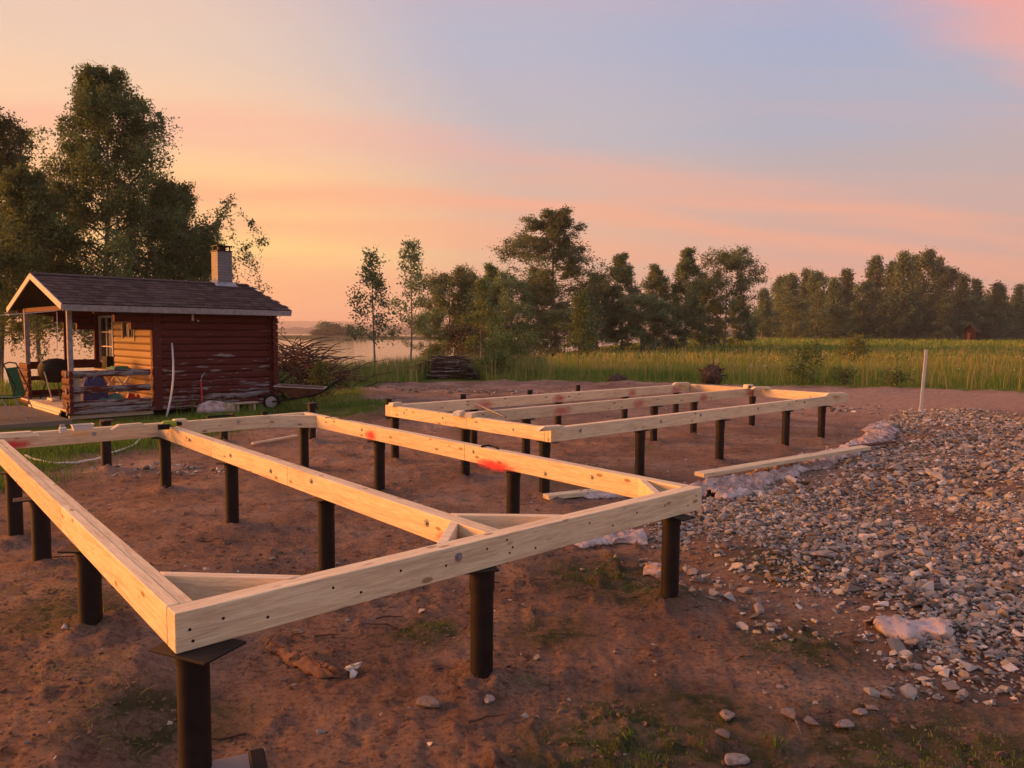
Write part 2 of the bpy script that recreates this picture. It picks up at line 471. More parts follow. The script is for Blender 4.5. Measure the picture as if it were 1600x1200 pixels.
def m_paint(name, c, alpha=.85):
    """sprayed paint: a thin patch whose edge breaks up"""
    m = Mat(name, .6, .3); off, rnd = m.rnd(20); n = m.noise(14, 5, .7, offs=off)
    gr = m.N('ShaderNodeVectorMath'); gr.operation = 'LENGTH'; m.L(m.tc.outputs['Generated'], gr.inputs[0])
    sub = m.N('ShaderNodeVectorMath'); sub.operation = 'SUBTRACT'; m.L(m.tc.outputs['Generated'], sub.inputs[0]); sub.inputs[1].default_value = (.5, .5, .5)
    m.L(sub.outputs[0], gr.inputs[0])
    a = m.ramp(m.math('ADD', gr.outputs['Value'], m.math('MULTIPLY', n, .55)), [(.40, alpha), (.78, 0.)])
    m.color(c); m.L(a, m.b.inputs['Alpha']); return m.m


M = dict(
    ground=m_ground(), pine=m_pine('pine_timber'), pine2=m_pine('pine_timber_fresh', (1.06, 1.08, 1.12), .12), oldwood=m_pine('weathered_plank', (.62, .62, .68), .5),
    porch_shade=m_pine('shaded_porch_log', (.46, .36, .29), .3), deck=m_pine('grey_deck', (.24, .24, .27), .5), steel=m_plain('black_steel', (.013, .0085, .0072), .6, .3, 0, .5, 9), red=m_red_log(), water=m_water(), cloth=m_cloth(), stone=m_stone(), rock=m_rock(), grass=m_grass(),
    white=m_plain('white_trim', (.48, .45, .43), .6, .3, 0, .2), greypost=m_plain('grey_post', (.27, .25, .25), .7), roof=m_roof(), metal=m_plain('zinc', (.34, .35, .37), .45, .5, .7), dark=m_plain('black_plastic', (.009, .009, .010), .7, .2),
    bark=m_plain('birch_bark', (.20, .175, .155), .85, .2, 0, .55, 6), twig=m_plain('brown_twig', (.105, .058, .042), .9, .2, 0, .5, 20), leaf=m_leaf('birch_leaves', (.055, .085, .032), (.17, .235, .085), .45), leaf2=m_leaf('grove_leaves', (.085, .125, .06), (.26, .345, .15), .42), leaf3=m_leaf('far_leaves', (.08, .115, .06), (.22, .295, .145), .38), leafy=m_leaf('shrub_leaves', (.075, .11, .03), (.22, .29, .08)), autumn=m_leaf('brown_leaves', (.11, .08, .035), (.22, .15, .065)),
    pink=m_paint('red_spray_paint', (.75, .035, .06)), pink2=m_paint('faded_spray_paint', (.62, .05, .10), .42), green=m_plain('green_fabric', (.015, .12, .055), .7), lime=m_plain('lime_plastic', (.28, .36, .03), .45), plastic=m_plain('white_plastic', (.62, .60, .56), .4, .4, 0, .06), rust=m_plain('rusty_metal', (.16, .075, .045), .7, .3, .2, .4, 8), flower=m_plain('flower', (.62, .58, .42), .8), blue=m_plain('blue_fabric', (.05, .055, .15), .85), teal=m_plain('teal_fabric', (.08, .22, .19), .8), alu=m_plain('aluminium', (.16, .16, .17), .45, .4, .3, .08), brownsheet=m_plain('brown_sheet', (.20, .105, .06), .85), hill=m_plain('hill_forest', (.030, .038, .028), .95, .1, 0, .4, .02), redplastic=m_plain('red_handle', (.42, .035, .025), .5), stumpw=m_plain('stump_wood', (.085, .062, .046), .95, .1, 0, .6, 14), darkred=m_plain('dark_red_board', (.030, .010, .009), .9, .1), glass=None, brick=None)
g_ = Mat('window_glass', .04, .6); g_.color((.02, .022, .024)); M['glass'] = g_.m
b_ = Mat('grey_chimney_tile', .6, .3); bt = b_.N('ShaderNodeTexBrick'); bt.inputs['Scale'].default_value = 1.0; bt.inputs['Color1'].default_value = (.17, .17, .175, 1); bt.inputs['Color2'].default_value = (.21, .21, .215, 1); bt.inputs['Mortar'].default_value = (.12, .12, .12, 1)
bt.inputs['Mortar Size'].default_value = .006; bt.inputs['Brick Width'].default_value = .13; bt.inputs['Row Height'].default_value = .065
rm = b_.N('ShaderNodeCombineXYZ'); sx = b_.N('ShaderNodeSeparateXYZ'); b_.L(b_.tc.outputs['Object'], sx.inputs[0]); b_.L(b_.math('ADD', sx.outputs[0], sx.outputs[1]), rm.inputs[0]); b_.L(sx.outputs[2], rm.inputs[1]); b_.L(rm.outputs[0], bt.inputs['Vector'])
b_.color(bt.outputs[0]); M['brick'] = b_.m

# ------------------------------------------------------------------ where the two timber frames stand
A1, SK1, L1, W1, ZT1 = 0.7375, -0.0187, 3.3082, 5.83, 0.75
A2, L2, W2, ZT2 = 0.7358, 7.1536, 3.199, 0.763
O1 = Vector((-1.1898, 2.5153, 0)); U1 = Vector((cos(A1), sin(A1), 0)); V1 = Vector((-sin(A1 + SK1), cos(A1 + SK1), 0))
O2 = Vector((0.4133, 7.5513, 0)); U2 = Vector((cos(A2), sin(A2), 0)); V2 = Vector((-sin(A2), cos(A2), 0))
TH, HB = 0.047, 0.148
P1 = lambda s, t, z=0: O1 + U1 * s + V1 * t + Vector((0, 0, z))
P2 = lambda s, t, z=0: O2 + U2 * s + V2 * t + Vector((0, 0, z))


def col_on(Pf, axis, fixed, px, lo, hi, z=.4):
    """where along a beam the picture column px meets it"""
    f = lambda k: proj(Pf(k, fixed, z) if axis == 's' else Pf(fixed, k, z))[0] - px
    a, b = lo, hi
    for _ in range(50):
        m = (a + b) / 2
        if (f(a) < 0) == (f(m) < 0): a = m
        else: b = m
    return (a + b) / 2


mid_s = (lambda v: (v - O1).dot(U1))(G(773, 826, ZT1)) - .03
mid_t2 = (G(1176, 606, ZT2) - O2).dot(V2)
c_ = TH + .001
PILES = []     # (world xy, top z, label)
def along1(axis, fixed, cols, txt, ends):
    for i, px in enumerate(cols):
        k = col_on(P1, axis, fixed, px, 0.02, L1 if axis == 's' else W1)
        p = P1(k, fixed) if axis == 's' else P1(fixed, k)
        PILES.append((p.x, p.y, ZT1 - HB, f'{txt}, {ORD[i]} from {ends}'))
def along2(axis, fixed, cols, txt, ends):
    for i, px in enumerate(cols):
        k = col_on(P2, axis, fixed, px, 0.02, L2 if axis == 's' else W2)
        p = P2(k, fixed) if axis == 's' else P2(fixed, k)
        PILES.append((p.x, p.y, ZT2 - HB, f'{txt}, {ORD[i]} from {ends}'))
ORD = ['first', 'second', 'third', 'fourth', 'fifth', 'sixth']
along1('s', c_, [303, 753, 1048], 'dark steel pile under the front beam, braced frame', 'tool case')
along1('t', c_, [140, 64, 22], 'dark steel pile under the side beam of the braced frame', 'the trench')
along1('t', mid_s, [510, 362, 258], 'dark steel pile under the middle beam, braced frame', 'front beam')
along1('t', L1 - c_, [802, 593, 474], 'dark steel pile under the red-marked beam, braced frame', 'the gravel')
along2('t', c_, [851, 727, 617], 'dark steel pile under the short beam, long frame', 'front corner')
along2('s', c_, [1000, 1125, 1228, 1284], 'dark steel pile under the front beam, long frame', 'braced frame')
along2('s', mid_t2, [822, 1022, 1084, 1179], 'dark steel pile under the middle beam, long frame', 'steel bar')
along2('s', W2 - c_, [740, 872, 976, 1056], 'dark steel pile under the rear beam, long frame', 'hut side')
FREE = [(167, 740, 1.0, 'beside the garden hose'), (350, 694, .75, 'in front of the leaning white pipe'), (488, 692, .70, 'beside the wheelbarrow'),
        (607, 662, .62, 'just behind the end of the orange beam'), (724, 642, .52, 'behind the rear beam near the stick heap'), (828, 633, .52, 'behind the rear beam below the black pipe'), (903, 625, .5, 'behind the rear beam, without a plate')]
FREE_TOP = {167: 656, 350: 668, 488: 629, 607: 622, 724: 616, 828: 609, 903: 601}
for (px, py, h, w) in FREE:
    g = G(px, py); PILES.append((g.x, g.y, None, w, px))
for p in PILES: PILE_BASES.append((p[0], p[1], .06))


# ------------------------------------------------------------------ ground sheet, lake, hills
def build_ground():
    rr = [.5]
    while rr[-1] < 30: rr.append(rr[-1] * 1.0115)
    while rr[-1] < 6000: rr.append(rr[-1] * 1.05)
    rr = np.array(rr)
    th = np.concatenate([np.radians(np.arange(-46, 46.01, .32)), np.radians(np.arange(50, 312, 5.0))])
    Rr, T = np.meshgrid(rr, th, indexing='ij'); X = Rr * np.sin(T); Y = Rr * np.cos(T)
    Z = height(X, Y); soil, gr, land = masks(X, Y); nr, ntn = X.shape
    idx = np.arange(nr * ntn).reshape(nr, ntn); j = np.roll(idx, -1, axis=1)
    F = np.stack([idx[:-1], j[:-1], j[1:], idx[1:]], -1).reshape(-1, 4)[:, ::-1]
    ce = len(rr) * ntn
    n = fbm(X * .8, Y * .8, 91, 4)
    grass = sstep(.25, -.25, soil + n * .5)
    track = sstep(.25, .9, soil + n) * sstep(12.5, 15.5, Y - .25 * X) * sstep(4, 8, X) + .35 * sstep(.1, .35, fbm(X * .5, Y * .5, 95, 3))
    moss = np.zeros_like(X)
    for px, py, r in [(665, 990, .28), (930, 905, .55), (1000, 930, .35), (1010, 1150, .45), (900, 1190, .35), (1250, 1010, .4), (1100, 1110, .3), (1380, 1180, .5), (860, 990, .3), (250, 1150, .4), (110, 1000, .4), (1040, 930, .3), (900, 745, .8), (1240, 900, .5), (700, 700, .6), (960, 1165, .4), (1050, 1185, .35), (1500, 1195, .6), (1150, 1195, .3), (940, 1130, .25)]:
        g = G(px, py); moss = np.maximum(moss, sstep(1.3, .3, np.hypot(X - g.x, Y - g.y) / r))
    V = np.stack([X, Y, Z], -1).reshape(-1, 3)
    V = np.vstack([V, [[0, 0, hz(0, .5)]]])
    # the disc under the camera is closed by a small fan written as degenerate quads
    fan = np.stack([idx[0], j[0], np.full(ntn, ce), np.full(ntn, ce)], -1)
    m = mesh_np('ground', V, F, True, dict(soil=np.append(soil.ravel(), 1), grass=np.append(grass.ravel(), 0), track=np.append(np.clip(track, 0, 1).ravel(), 0), moss=np.append(moss.ravel(), 0)))
    bm = bmesh.new(); bm.from_mesh(m); bm.verts.ensure_lookup_table()
    for a, b in zip(idx[0], j[0]): bm.faces.new((bm.verts[a], bm.verts[ce], bm.verts[b]))
    bmesh.ops.recalc_face_normals(bm, faces=bm.faces); bm.to_mesh(m); bm.free()
    if m.polygons[0].normal.z < 0: m.flip_normals()
    struct(obj('ground', m, M['ground']))
    w = MB(); w.add([(-6000, -200, -1.3), (6000, -200, -1.3), (6000, 6500, -1.3), (-6000, 6500, -1.3)], [(0, 1, 2, 3)])
    struct(obj('lake', w, M['water']))


build_ground()


def ridge(name, D, x0, x1, zfun, n, depth, mat):
    xs = np.linspace(x0, x1, n); zs = np.array([zfun(x) for x in xs]); V = []; F = []
    for x, z in zip(xs, zs): V += [(x, D, -1.6), (x, D + depth * .3, z * .75), (x, D + depth * .5, z), (x, D + depth, -1.6)]
    for i in range(n - 1):
        for k in range(3): F.append((i * 4 + k, (i + 1) * 4 + k, (i + 1) * 4 + k + 1, i * 4 + k + 1))
    o = obj(name, mesh_np(name, V, F, False), mat); return o


fx = lambda x, s, k: float(fbm(np.array([x / s]), np.array([k * 3.3]), k, 4)[0])
struct(ridge('hills', 3000, -3800, 3800, lambda x: 44 + 40 * fx(x, 1100, 3) + 3 * fx(x, 50, 4), 600, 700, M['hill']))
struct(ridge('far_shore', 1500, -2400, 2600, lambda x: 14 + 12 * fx(x, 320, 7) + 6 * fx(x, 18, 9), 900, 200, M['hill']))


# ------------------------------------------------------------------ trees
def leaf_quads(C, size, rng, hang=0.0):
    n = len(C); a = rng.normal(size=(n, 3)); a[:, 2] -= hang; a /= np.linalg.norm(a, axis=1)[:, None]
    b = rng.normal(size=(n, 3)); b -= a * (a * b).sum(1)[:, None]; b /= np.linalg.norm(b, axis=1)[:, None]
    s = size * rng.uniform(.65, 1.35, n)[:, None]
    V = np.stack([C - a * s * .6, C + b * s * .36, C + a * s * .6, C - b * s * .36], 1).reshape(-1, 3)
    return V, np.arange(4 * n).reshape(n, 4)


def grow(seed, H, base, rad, nlimb, nsub, nleaf, leaf, weep=.5, shape='birch', spread=.35, trunk_r=None, fork=0):
    """returns (wood MB, leaf vertices, faces, tint): a tapered trunk, limbs, side shoots and leaves strung along drooping twigs"""
    rng = np.random.default_rng(seed); mb = MB(); tr = trunk_r or H * .011
    lean = rng.normal(size=2) * .02 * H
    tp = lambda k: np.array([lean[0] * k * k + .012 * H * sin(k * 5 + seed), lean[1] * k * k + .012 * H * cos(k * 4 + seed * 2), H * k])
    ks = np.linspace(0, .97, 10); mb.tube([tp(k) for k in ks], [tr * (1.25 if k == 0 else 1) * (1 - .93 * k) + .004 for k in ks], 7)
    starts, dirs, lens = [], [], []
    for i in range(nlimb):
        k = base + (1 - base) * ((i + rng.uniform(0, 1)) / nlimb) ** .9 * .97
        q = (k - base) / (1 - base)
        if shape == 'birch': prof = min(1, .7 + q * 1.6) * (1 - q) ** .85 * (.92 + .14 * sin(q * 13 + seed)) + .09
        elif shape == 'oval': prof = sin(pi * (q * .66 + .33)) ** .8 + .04
        elif shape == 'cone': prof = (1 - q) ** .85 + .05
        elif shape == 'round': prof = math.sqrt(max(.02, 1 - (2 * q - .85) ** 2 * .8))
        else: prof = (.35 + .65 * q) * (1 - q ** 5) + .1
        az = i * 2.4 + rng.uniform(-.6, .6); L = rad * prof * rng.uniform(.45, 1.35)
        up = (.95 if shape != 'cone' else .15) * (0.35 + .9 * q) + rng.uniform(-.15, .2)
        d = np.array([cos(az), sin(az), up]); d /= np.linalg.norm(d)
        p = tp(k); pts = []; n = 6; dr = weep * .10 * L
        for j in range(n):
            t = j / (n - 1); pts.append(p + d * L * t + np.array([0, 0, -1.3 * dr * t ** 2.4 * (2 if shape == 'cone' else 1)]) + rng.normal(size=3) * .025 * L * t)
        mb.tube(pts, [max(.004, tr * .36 * (1 - k * .7) * (1 - .85 * j / (n - 1))) for j in range(n)], 4, False)
        pts = np.array(pts)
        for j in range(nsub):
            t = rng.uniform(.22, 1.0) ** .8; f = t * (n - 1); a = int(min(f, n - 2)); s0 = pts[a] + (pts[a + 1] - pts[a]) * (f - a)
            sd = d * .6 + rng.normal(size=3) * .55; sd[2] += .2 - .25 * weep; sd /= np.linalg.norm(sd)
            sl = L * spread * rng.uniform(.5, 1.2) * (1.15 - .6 * t) + .03 * rad
            starts.append(s0); dirs.append(sd); lens.append(sl)
            e = s0 + sd * sl + np.array([0, 0, -weep * sl * .5]); mb.tube([s0, (s0 + e) / 2 + np.array([0, 0, .08 * sl]), e], [max(.003, tr * .10), max(.002, tr * .07), .002], 3, False)
    S, Dd, Ls = np.array(starts), np.array(dirs), np.array(lens)
    wgt = np.repeat(np.random.default_rng(seed + 9).uniform(.15, 1.9, nlimb), nsub) * np.random.default_rng(seed + 8).choice([.15, .7, 1.2, 1.8], len(S))
    if shape == 'birch': wgt = np.sqrt(wgt) * (.4 + Ls / Ls.max())
    cnts = np.maximum(1, (nleaf * wgt / wgt.sum())).astype(int); rep = np.repeat(np.arange(len(S)), cnts); n = len(rep)
    t = rng.uniform(.05, 1.05, n); C = S[rep] + Dd[rep] * (Ls[rep] * t)[:, None]
    C[:, 2] -= weep * Ls[rep] * .5 * t ** 2
    # hanging twigs: a few per shoot
    tw = rng.integers(0, 4, n); th = (rep * 4 + tw)
    twr = np.random.default_rng(seed + 5); tl = twr.uniform(.0, 1.0, 4 * len(S)) ** 1.5; tt = twr.uniform(.2, 1, 4 * len(S)); dxy = twr.normal(size=(4 * len(S), 3)) * .16
    hang = rng.uniform(0, 1, n) * tl[th]
    sel = rng.uniform(size=n) < (.35 + .5 * weep)
    base_p = S[rep] + Dd[rep] * (Ls[rep] * tt[th])[:, None]; base_p[:, 2] -= weep * Ls[rep] * .5 * tt[th] ** 2
    C2 = base_p + dxy[th] * Ls[rep][:, None] * (.5 + hang)[:, None]; C2[:, 2] -= hang * weep * (Ls[rep] * 1.1 + rad * .10 + .12)
    C = np.where(sel[:, None], C2, C) + rng.normal(size=(n, 3)) * leaf * (.9 + .6 * (1 - weep))
    V, F = leaf_quads(C, leaf, rng, .6 * weep)
    clump = twr.uniform(0, 1, len(S))[rep]
    tint = np.clip(.55 * clump + .45 * rng.uniform(size=n), 0, 1)
    return mb, V, F, np.repeat(tint, 4)


TREE_N = {}
def tree_mesh(key, **kw):
    if key not in TREE_N:
        mb, V, F, t = grow(**kw); TREE_N[key] = (mb.mesh('trunk', smooth=True), mesh_np('crown', V, F, False, dict(tint=t)))
    return TREE_N[key]


def tree(name, label, key, loc, rz=0, sc=1.0, mat='leaf', group=None, cat='tree', bark='bark', **kw):
    tm, cm = tree_mesh(key, **kw)
    o = thing(name, label, cat, loc, rz, group); o.scale = (sc, sc, sc) if not isinstance(sc, tuple) else sc
    obj('trunk', tm, M[bark], o); obj('crown', cm, M[mat], o); return o


def gz(p): return Vector((p.x, p.y, hz(p.x, p.y) - .03))


# tall birches on the shore behind the hut
big = [(165, 28.0, 12.5, 4.8, 1, 60000, 'tall drooping birch on the shore right behind the hut porch', .22), (-5, 30.5, 12.9, 4.6, 2, 50000, 'tall dark birch leaning over the porch gable at the water', .24), (275, 30.0, 8.6, 3.9, 3, 34000, 'middling birch behind the chimney roof, lower than its neighbours', .12), (328, 31.5, 7.0, 2.3, 4, 9000, 'low thin birch showing beside the grey chimney', .15), (60, 25.5, 7.6, 3.0, 5, 24000, 'leafy young birch with hanging boughs seen through the porch', .30)]
for (px, D, H, rad, sd, nl, lab, cb) in big:
    p = gz(at_depth(px, D)); tree('birch_tree', lab, f'big{sd}', p, 0, 1, 'leaf', seed=sd + 10, H=H - p.z * 0, base=cb, rad=rad, nlimb=66 if nl > 20000 else 34, nsub=17, nleaf=int(nl * 1.75), leaf=.078, weep=.85, spread=.46)
# two slender saplings in the tall grass, three more before the grove
for (px, D, H, sd, lab) in [(586, 30, 5.3, 21, 'slender young birch standing alone against the lake, nearer the hut'), (640, 32, 6.0, 22, 'slender young birch against the lake with bare lower stem'), (752, 36, 4.6, 23, 'spindly sapling with thin pale stem beside the stick heap'), (903, 34, 3.6, 24, 'spindly sapling standing alone in the meadow before the grove')]:
    p = gz(at_depth(px, D)); tree('birch_sapling', lab, f'sap{sd}', p, sd, 1, 'leafy' if sd > 22 else 'leaf2', seed=sd, H=H, base=.26, rad=H * .27, nlimb=26, nsub=6, nleaf=2800, leaf=.095, weep=.25, spread=.42, trunk_r=.045, shape='birch')
# the grove
GROVE = [(868, 66, 12.4, 4.3, 0, 'broad old birch, the tallest of the middle grove'), (700, 62, 7.6, 3.0, 1, 'bushy willow at the lake end of the grove'), (735, 64, 8.2, 2.6, 2, 'pointed birch between the lake end and the tall grove birch'), (765, 67, 8.9, 2.4, 3, 'narrow dark birch just beside the tall grove birch'), (800, 60, 6.5, 2.6, 1, 'low leafy willow in front of the tall grove birch'), (968, 70, 8.9, 2.6, 2, 'drooping grey birch past the tall grove birch'), (930, 72, 7.2, 2.8, 3, 'dark low birch tucked behind the tall grove birch'), (1020, 74, 8.0, 2.5, 3, 'dark birch in the middle of the grove row'), (1068, 73, 9.6, 2.6, 2, 'tall twin-topped birch near the field end of the grove'), (1130, 75, 8.9, 2.9, 1, 'full birch closing the field end of the grove'), (1000, 66, 4.6, 2.6, 1, 'low willow thicket under the grove birches'), (1095, 78, 7.4, 2.6, 3, 'shaded birch behind the field end of the grove'), (672, 58, 4.6, 1.7, 1, 'low willow bush standing at the water edge'), (880, 58, 3.4, 2.0, 1, 'dense willow scrub below the tall grove birch'), (835, 70, 8.4, 2.8, 3, 'dark birch half hidden by the tall grove birch'), (1045, 68, 3.8, 2.0, 1, 'round willow scrub at the foot of the grove'), (1155, 82, 5.4, 1.9, 3, 'small birch trailing off the grove toward the field')]
GV = [dict(seed=40, H=14.0, base=.08, rad=4.0, shape='oval', nlimb=54, nsub=15, nleaf=56000, leaf=.122, weep=.45, spread=.48), dict(seed=41, H=8, base=.03, rad=3.0, nlimb=38, nsub=12, nleaf=24500, leaf=.118, weep=.25, shape='round', spread=.5), dict(seed=42, H=9, base=.12, rad=2.5, nlimb=42, nsub=12, nleaf=22750, leaf=.118, weep=.6, spread=.5), dict(seed=43, H=9, base=.06, rad=2.5, nlimb=42, nsub=12, nleaf=24500, leaf=.118, weep=.35, shape='birch', spread=.5)]
for i, (px, D, H, rad, k, lab) in enumerate(GROVE):
    p = gz(at_depth(px, D)); kw = GV[k]; tree('grove_tree', lab, f'gv{k}', p, i * 1.7, (1.28 * rad / kw['rad'], 1.28 * rad / kw['rad'], 1.04 * H / kw['H']), 'leaf2', 'trees of the middle grove', **kw)
# treeline across the field
FV = [dict(seed=60, H=14, base=.06, rad=3.2, nlimb=40, nsub=7, nleaf=8000, leaf=.30, weep=.4, spread=.34), dict(seed=61, H=14, base=.05, rad=3.0, nlimb=36, nsub=7, nleaf=7500, leaf=.30, weep=.3, spread=.36, shape='round'), dict(seed=62, H=13, base=.02, rad=3.2, nlimb=50, nsub=6, nleaf=9000, leaf=.28, weep=.5, spread=.28, shape='cone'), dict(seed=63, H=14, base=.10, rad=2.6, nlimb=40, nsub=7, nleaf=7000, leaf=.28, weep=.55, spread=.34)]
TOPS = [(1190, 455, 0, 0), (1215, 440, 1, 0), (1232, 432, 0, 0), (1252, 425, 3, 0), (1275, 432, 1, 0), (1298, 438, 0, 0), (1322, 424, 3, 0), (1345, 446, 1, 0), (1365, 404, 0, 0), (1385, 412, 3, 0), (1404, 398, 0, 0), (1428, 402, 3, 0), (1440, 400, 1, 0), (1462, 405, 0, 0), (1482, 425, 1, 0), (1503, 432, 3, 0), (1522, 438, 3, 0), (1554, 442, 2, 0), (1583, 446, 3, 0), (1606, 440, 0, 0), (1630, 430, 1, 0), (1278, 462, 1, 1), (1660, 420, 0, 0), (1240, 470, 1, 0), (1340, 475, 0, 0), (1470, 470, 1, 0), (1190, 490, 1, 0), (1400, 470, 1, 0), (1310, 482, 1, 0), (1530, 486, 1, 0)]
rnd = random.Random(4)
for i, (px, ty, k, br) in enumerate(TOPS):
    D = 128 + (i * 37 % 23) - (6 if i > 20 else 0); p = gz(at_depth(px, D)); kw = FV[k]
    H = (527 - ty) / FPX * D + (CAMZ - p.z); rs = rnd.uniform(.92, 1.25) * max(.8, min(1.1, H / 13))
    kind = ['rounded birch', 'full bushy birch', 'dark pointed spruce', 'slender loose birch'][k]
    pos = 'beside the small red hut' if 1495 < px < 1560 else ('near the gap by the grove' if px < 1260 else ('rising above the treeline middle' if ty < 415 else 'standing in the treeline across the meadow'))
    xs_ = sorted(q_[0] for q_ in TOPS); me = xs_.index(px); anc = [(1190, 'the gap by the grove'), (1278, 'the brownish birch'), (1404, 'the tallest treeline birch'), (1522, 'the small red hut'), (1554, 'the dark spruce')]
    ai = [(abs(me - xs_.index(a_)), a_, t_) for a_, t_ in anc]; dist, ax_, at_ = min(ai); cnt = ['right at', 'next to', 'second from', 'third from', 'fourth from', 'fifth from', 'sixth from'][dist]
    side = '' if dist == 0 else (', on its grove side' if px < ax_ else ', away from the grove'); pos = f'{cnt} {at_}{side}' if dist else f'marking {at_}'
    if i > 21: pos = 'low, ' + pos.replace(', away from the grove', ', field side').replace(', on its grove side', ', grove side')
    if px == 1404: pos = 'rising as the tallest of the far treeline'
    if px == 1554: pos = 'standing alone past the small red hut'
    tree('field_tree', ('brownish low birch in front of the treeline across the meadow' if br else f'{kind} {pos}'), f'fv{k}', p, i * 1.3, (rs, rs, H / kw['H']), 'autumn' if br else 'leaf3', 'trees of the far treeline', **kw)
# wood closing the view behind the treeline, too dense to count
mbs, Vs, Fs, Ts, nv = MB(), [], [], [], 0
rg = np.random.default_rng(9)
fw = grow(seed=64, H=11, base=.03, rad=3.6, nlimb=30, nsub=5, nleaf=900, leaf=.95, weep=.3)
for i in range(80):
    az = R(19 + 34 * i / 80); D = rg.uniform(150, 200); x, y = D * math.tan(az), D; s = rg.uniform(.6, .95); z = hz(x, y)
    a = rg.uniform(0, 6.28); Rm = np.array([[cos(a), -sin(a), 0], [sin(a), cos(a), 0], [0, 0, 1]]); Vs.append(fw[1] @ Rm.T * s + [x, y, z]); Fs.append(fw[2] + nv); Ts.append(fw[3]); nv += len(fw[1])
stuff(obj('background_wood', mesh_np('background_wood', np.vstack(Vs), np.vstack(Fs), False, dict(tint=np.concatenate(Ts))), M['leaf3']), 'dense dark wood closing the view behind the treeline', 'wood')


# island in the lake with its bushes
def island():
    V, F = [], []; n = 60
    for i in range(n):
        t = i / (n - 1); x = -150 + 130 * t; w = 16 * (sin(pi * t) ** .6) + .5; h = 1.5 * sin(pi * t) ** .4 + .25 * fx(x, 9, 5)
        V += [(x, 352 - w, -1.5), (x, 352 - w * .8, -1.3 + h), (x, 352 + w * .8, -1.3 + h), (x, 352 + w, -1.5)]
    for i in range(n - 1):
        for k in range(3): F.append((i * 4 + k, (i + 1) * 4 + k, (i + 1) * 4 + k + 1, i * 4 + k + 1))
    m_isl = Mat('island_grass', .9, .1); nz = m_isl.noise(.4, 4); m_isl.color(m_isl.ramp(nz, [(.3, (.045, .055, .02)), (.7, (.11, .105, .045))]))
    struct(obj('island', mesh_np('island', V, F), m_isl.m))
    for px, H, w, lab in [(497, 3.4, 4.2, 'low end bush of the island scrub'), (510, 6.6, 5.0, 'tallest bush of the island scrub'), (524, 5.8, 5.0, 'rounded bush on the island beside the tallest one'), (537, 4.0, 4.0, 'low bush closing the island scrub'), (546, 5.6, 2.6, 'small separate tree on the island'), (562, 3.0, 2.6, 'tiny bush on the open end of the island'), (573, 2.2, 2.4, 'smallest shrub at the tip of the island')]:
        p = at_depth(px, 352, -.9); kw = GV[1]; tree('island_bush', lab, 'isl', p, px, (w / 3, w / 3, H / 8), 'leaf3', 'bushes on the lake island', cat='bush', seed=71, H=8, base=.02, rad=3.0, nlimb=26, nsub=6, nleaf=2600, leaf=.55, weep=.2, shape='round', spread=.4)


island()


# ------------------------------------------------------------------ grass
def blades(name, XY, hmin, hmax, wid, seed, tintf=None, label=None, cat='grass', lean=.25, grade=False):
    rng = np.random.default_rng(seed); n = len(XY); x, y = XY[:, 0], XY[:, 1]; z = height(x, y, True) - .02
    h = rng.uniform(hmin, hmax, n) * (np.clip((-masks(x, y)[0] - .2) / 3.5, .22, 1) if grade else 1) * (1 + .5 * fbm(x * .5, y * .5, seed + 2, 3)); a = rng.uniform(0, 2 * pi, n); dx, dy = np.cos(a), np.sin(a); w = wid * rng.uniform(.6, 1.3, n)
    l = rng.normal(size=(n, 2)) * lean * h[:, None]
    B = np.stack([x, y, z], -1); Wd = np.stack([dx * w / 2, dy * w / 2, 0 * w], -1)
    mid = B + np.stack([l[:, 0] * .35, l[:, 1] * .35, h * .6], -1); tip = B + np.stack([l[:, 0], l[:, 1], h], -1)
    V = np.stack([B - Wd, B + Wd, mid + Wd * .8, tip + Wd * .15, tip - Wd * .15, mid - Wd * .8], 1).reshape(-1, 3)
    i = np.arange(n)[:, None] * 6; F = np.concatenate([i + [0, 1, 2, 5], i + [5, 2, 3, 4]], 0)
    t = np.clip((fbm(x * .22, y * .22, seed, 3) * 1.1 + .40 + rng.normal(size=n) * .21) if tintf is None else tintf(x, y, rng), 0, 1)
    o = obj(name, mesh_np(name, V, F, False, dict(tint=np.repeat(t, 6), tip=np.tile([0, 0, .25, 1, 1, .25], n))), M['grass']); return stuff(o, label, cat)


def scatter(n, y0, y1, seed, spread=.78, power=1.0):
    rng = np.random.default_rng(seed); y = y0 + (y1 - y0) * rng.uniform(size=n) ** power; x = y * rng.uniform(-spread, spread, n); return np.stack([x, y], -1)


def keep(XY, lo=None, hi=None, land_min=1.0):
    s, g, l = masks(XY[:, 0], XY[:, 1]); k = (l > land_min) & (g < -.1)
    if hi is not None: k &= s < hi
    if lo is not None: k &= s > lo
    hx = (XY - [-8.374, 13.59]) @ np.array([[cos(.795), -sin(.795)], [sin(.795), cos(.795)]]); k &= ~((hx[:, 0] > -1.9) & (hx[:, 0] < 4.6) & (hx[:, 1] > .15) & (hx[:, 1] < 4.3))
    for cx_, cy_, r_ in CLEAR: k &= np.hypot(XY[:, 0] - cx_, (XY[:, 1] - cy_) * .6) > r_
    return XY[k]


CLEAR = [(*(G(706, 597).xy), 1.25), (*(G(478, 652).xy), .9), (*(G(1112, 608).xy), .75), (*(G(826, 593).xy), .45), (*(G(466, 612).xy), 1.5), (*(G(965, 600).xy), .5)]
blades('meadow_grass', keep(scatter(135000, 15, 48, 1, power=.8), hi=-.15), .16, .46, .020, 101, grade=True, label='tall uncut meadow grass with pale seed heads')
blades('distant_meadow_grass', keep(scatter(64000, 46, 135, 2, power=1.3), hi=-.5), .2, .5, .11, 102, label='meadow grass running up to the treeline')
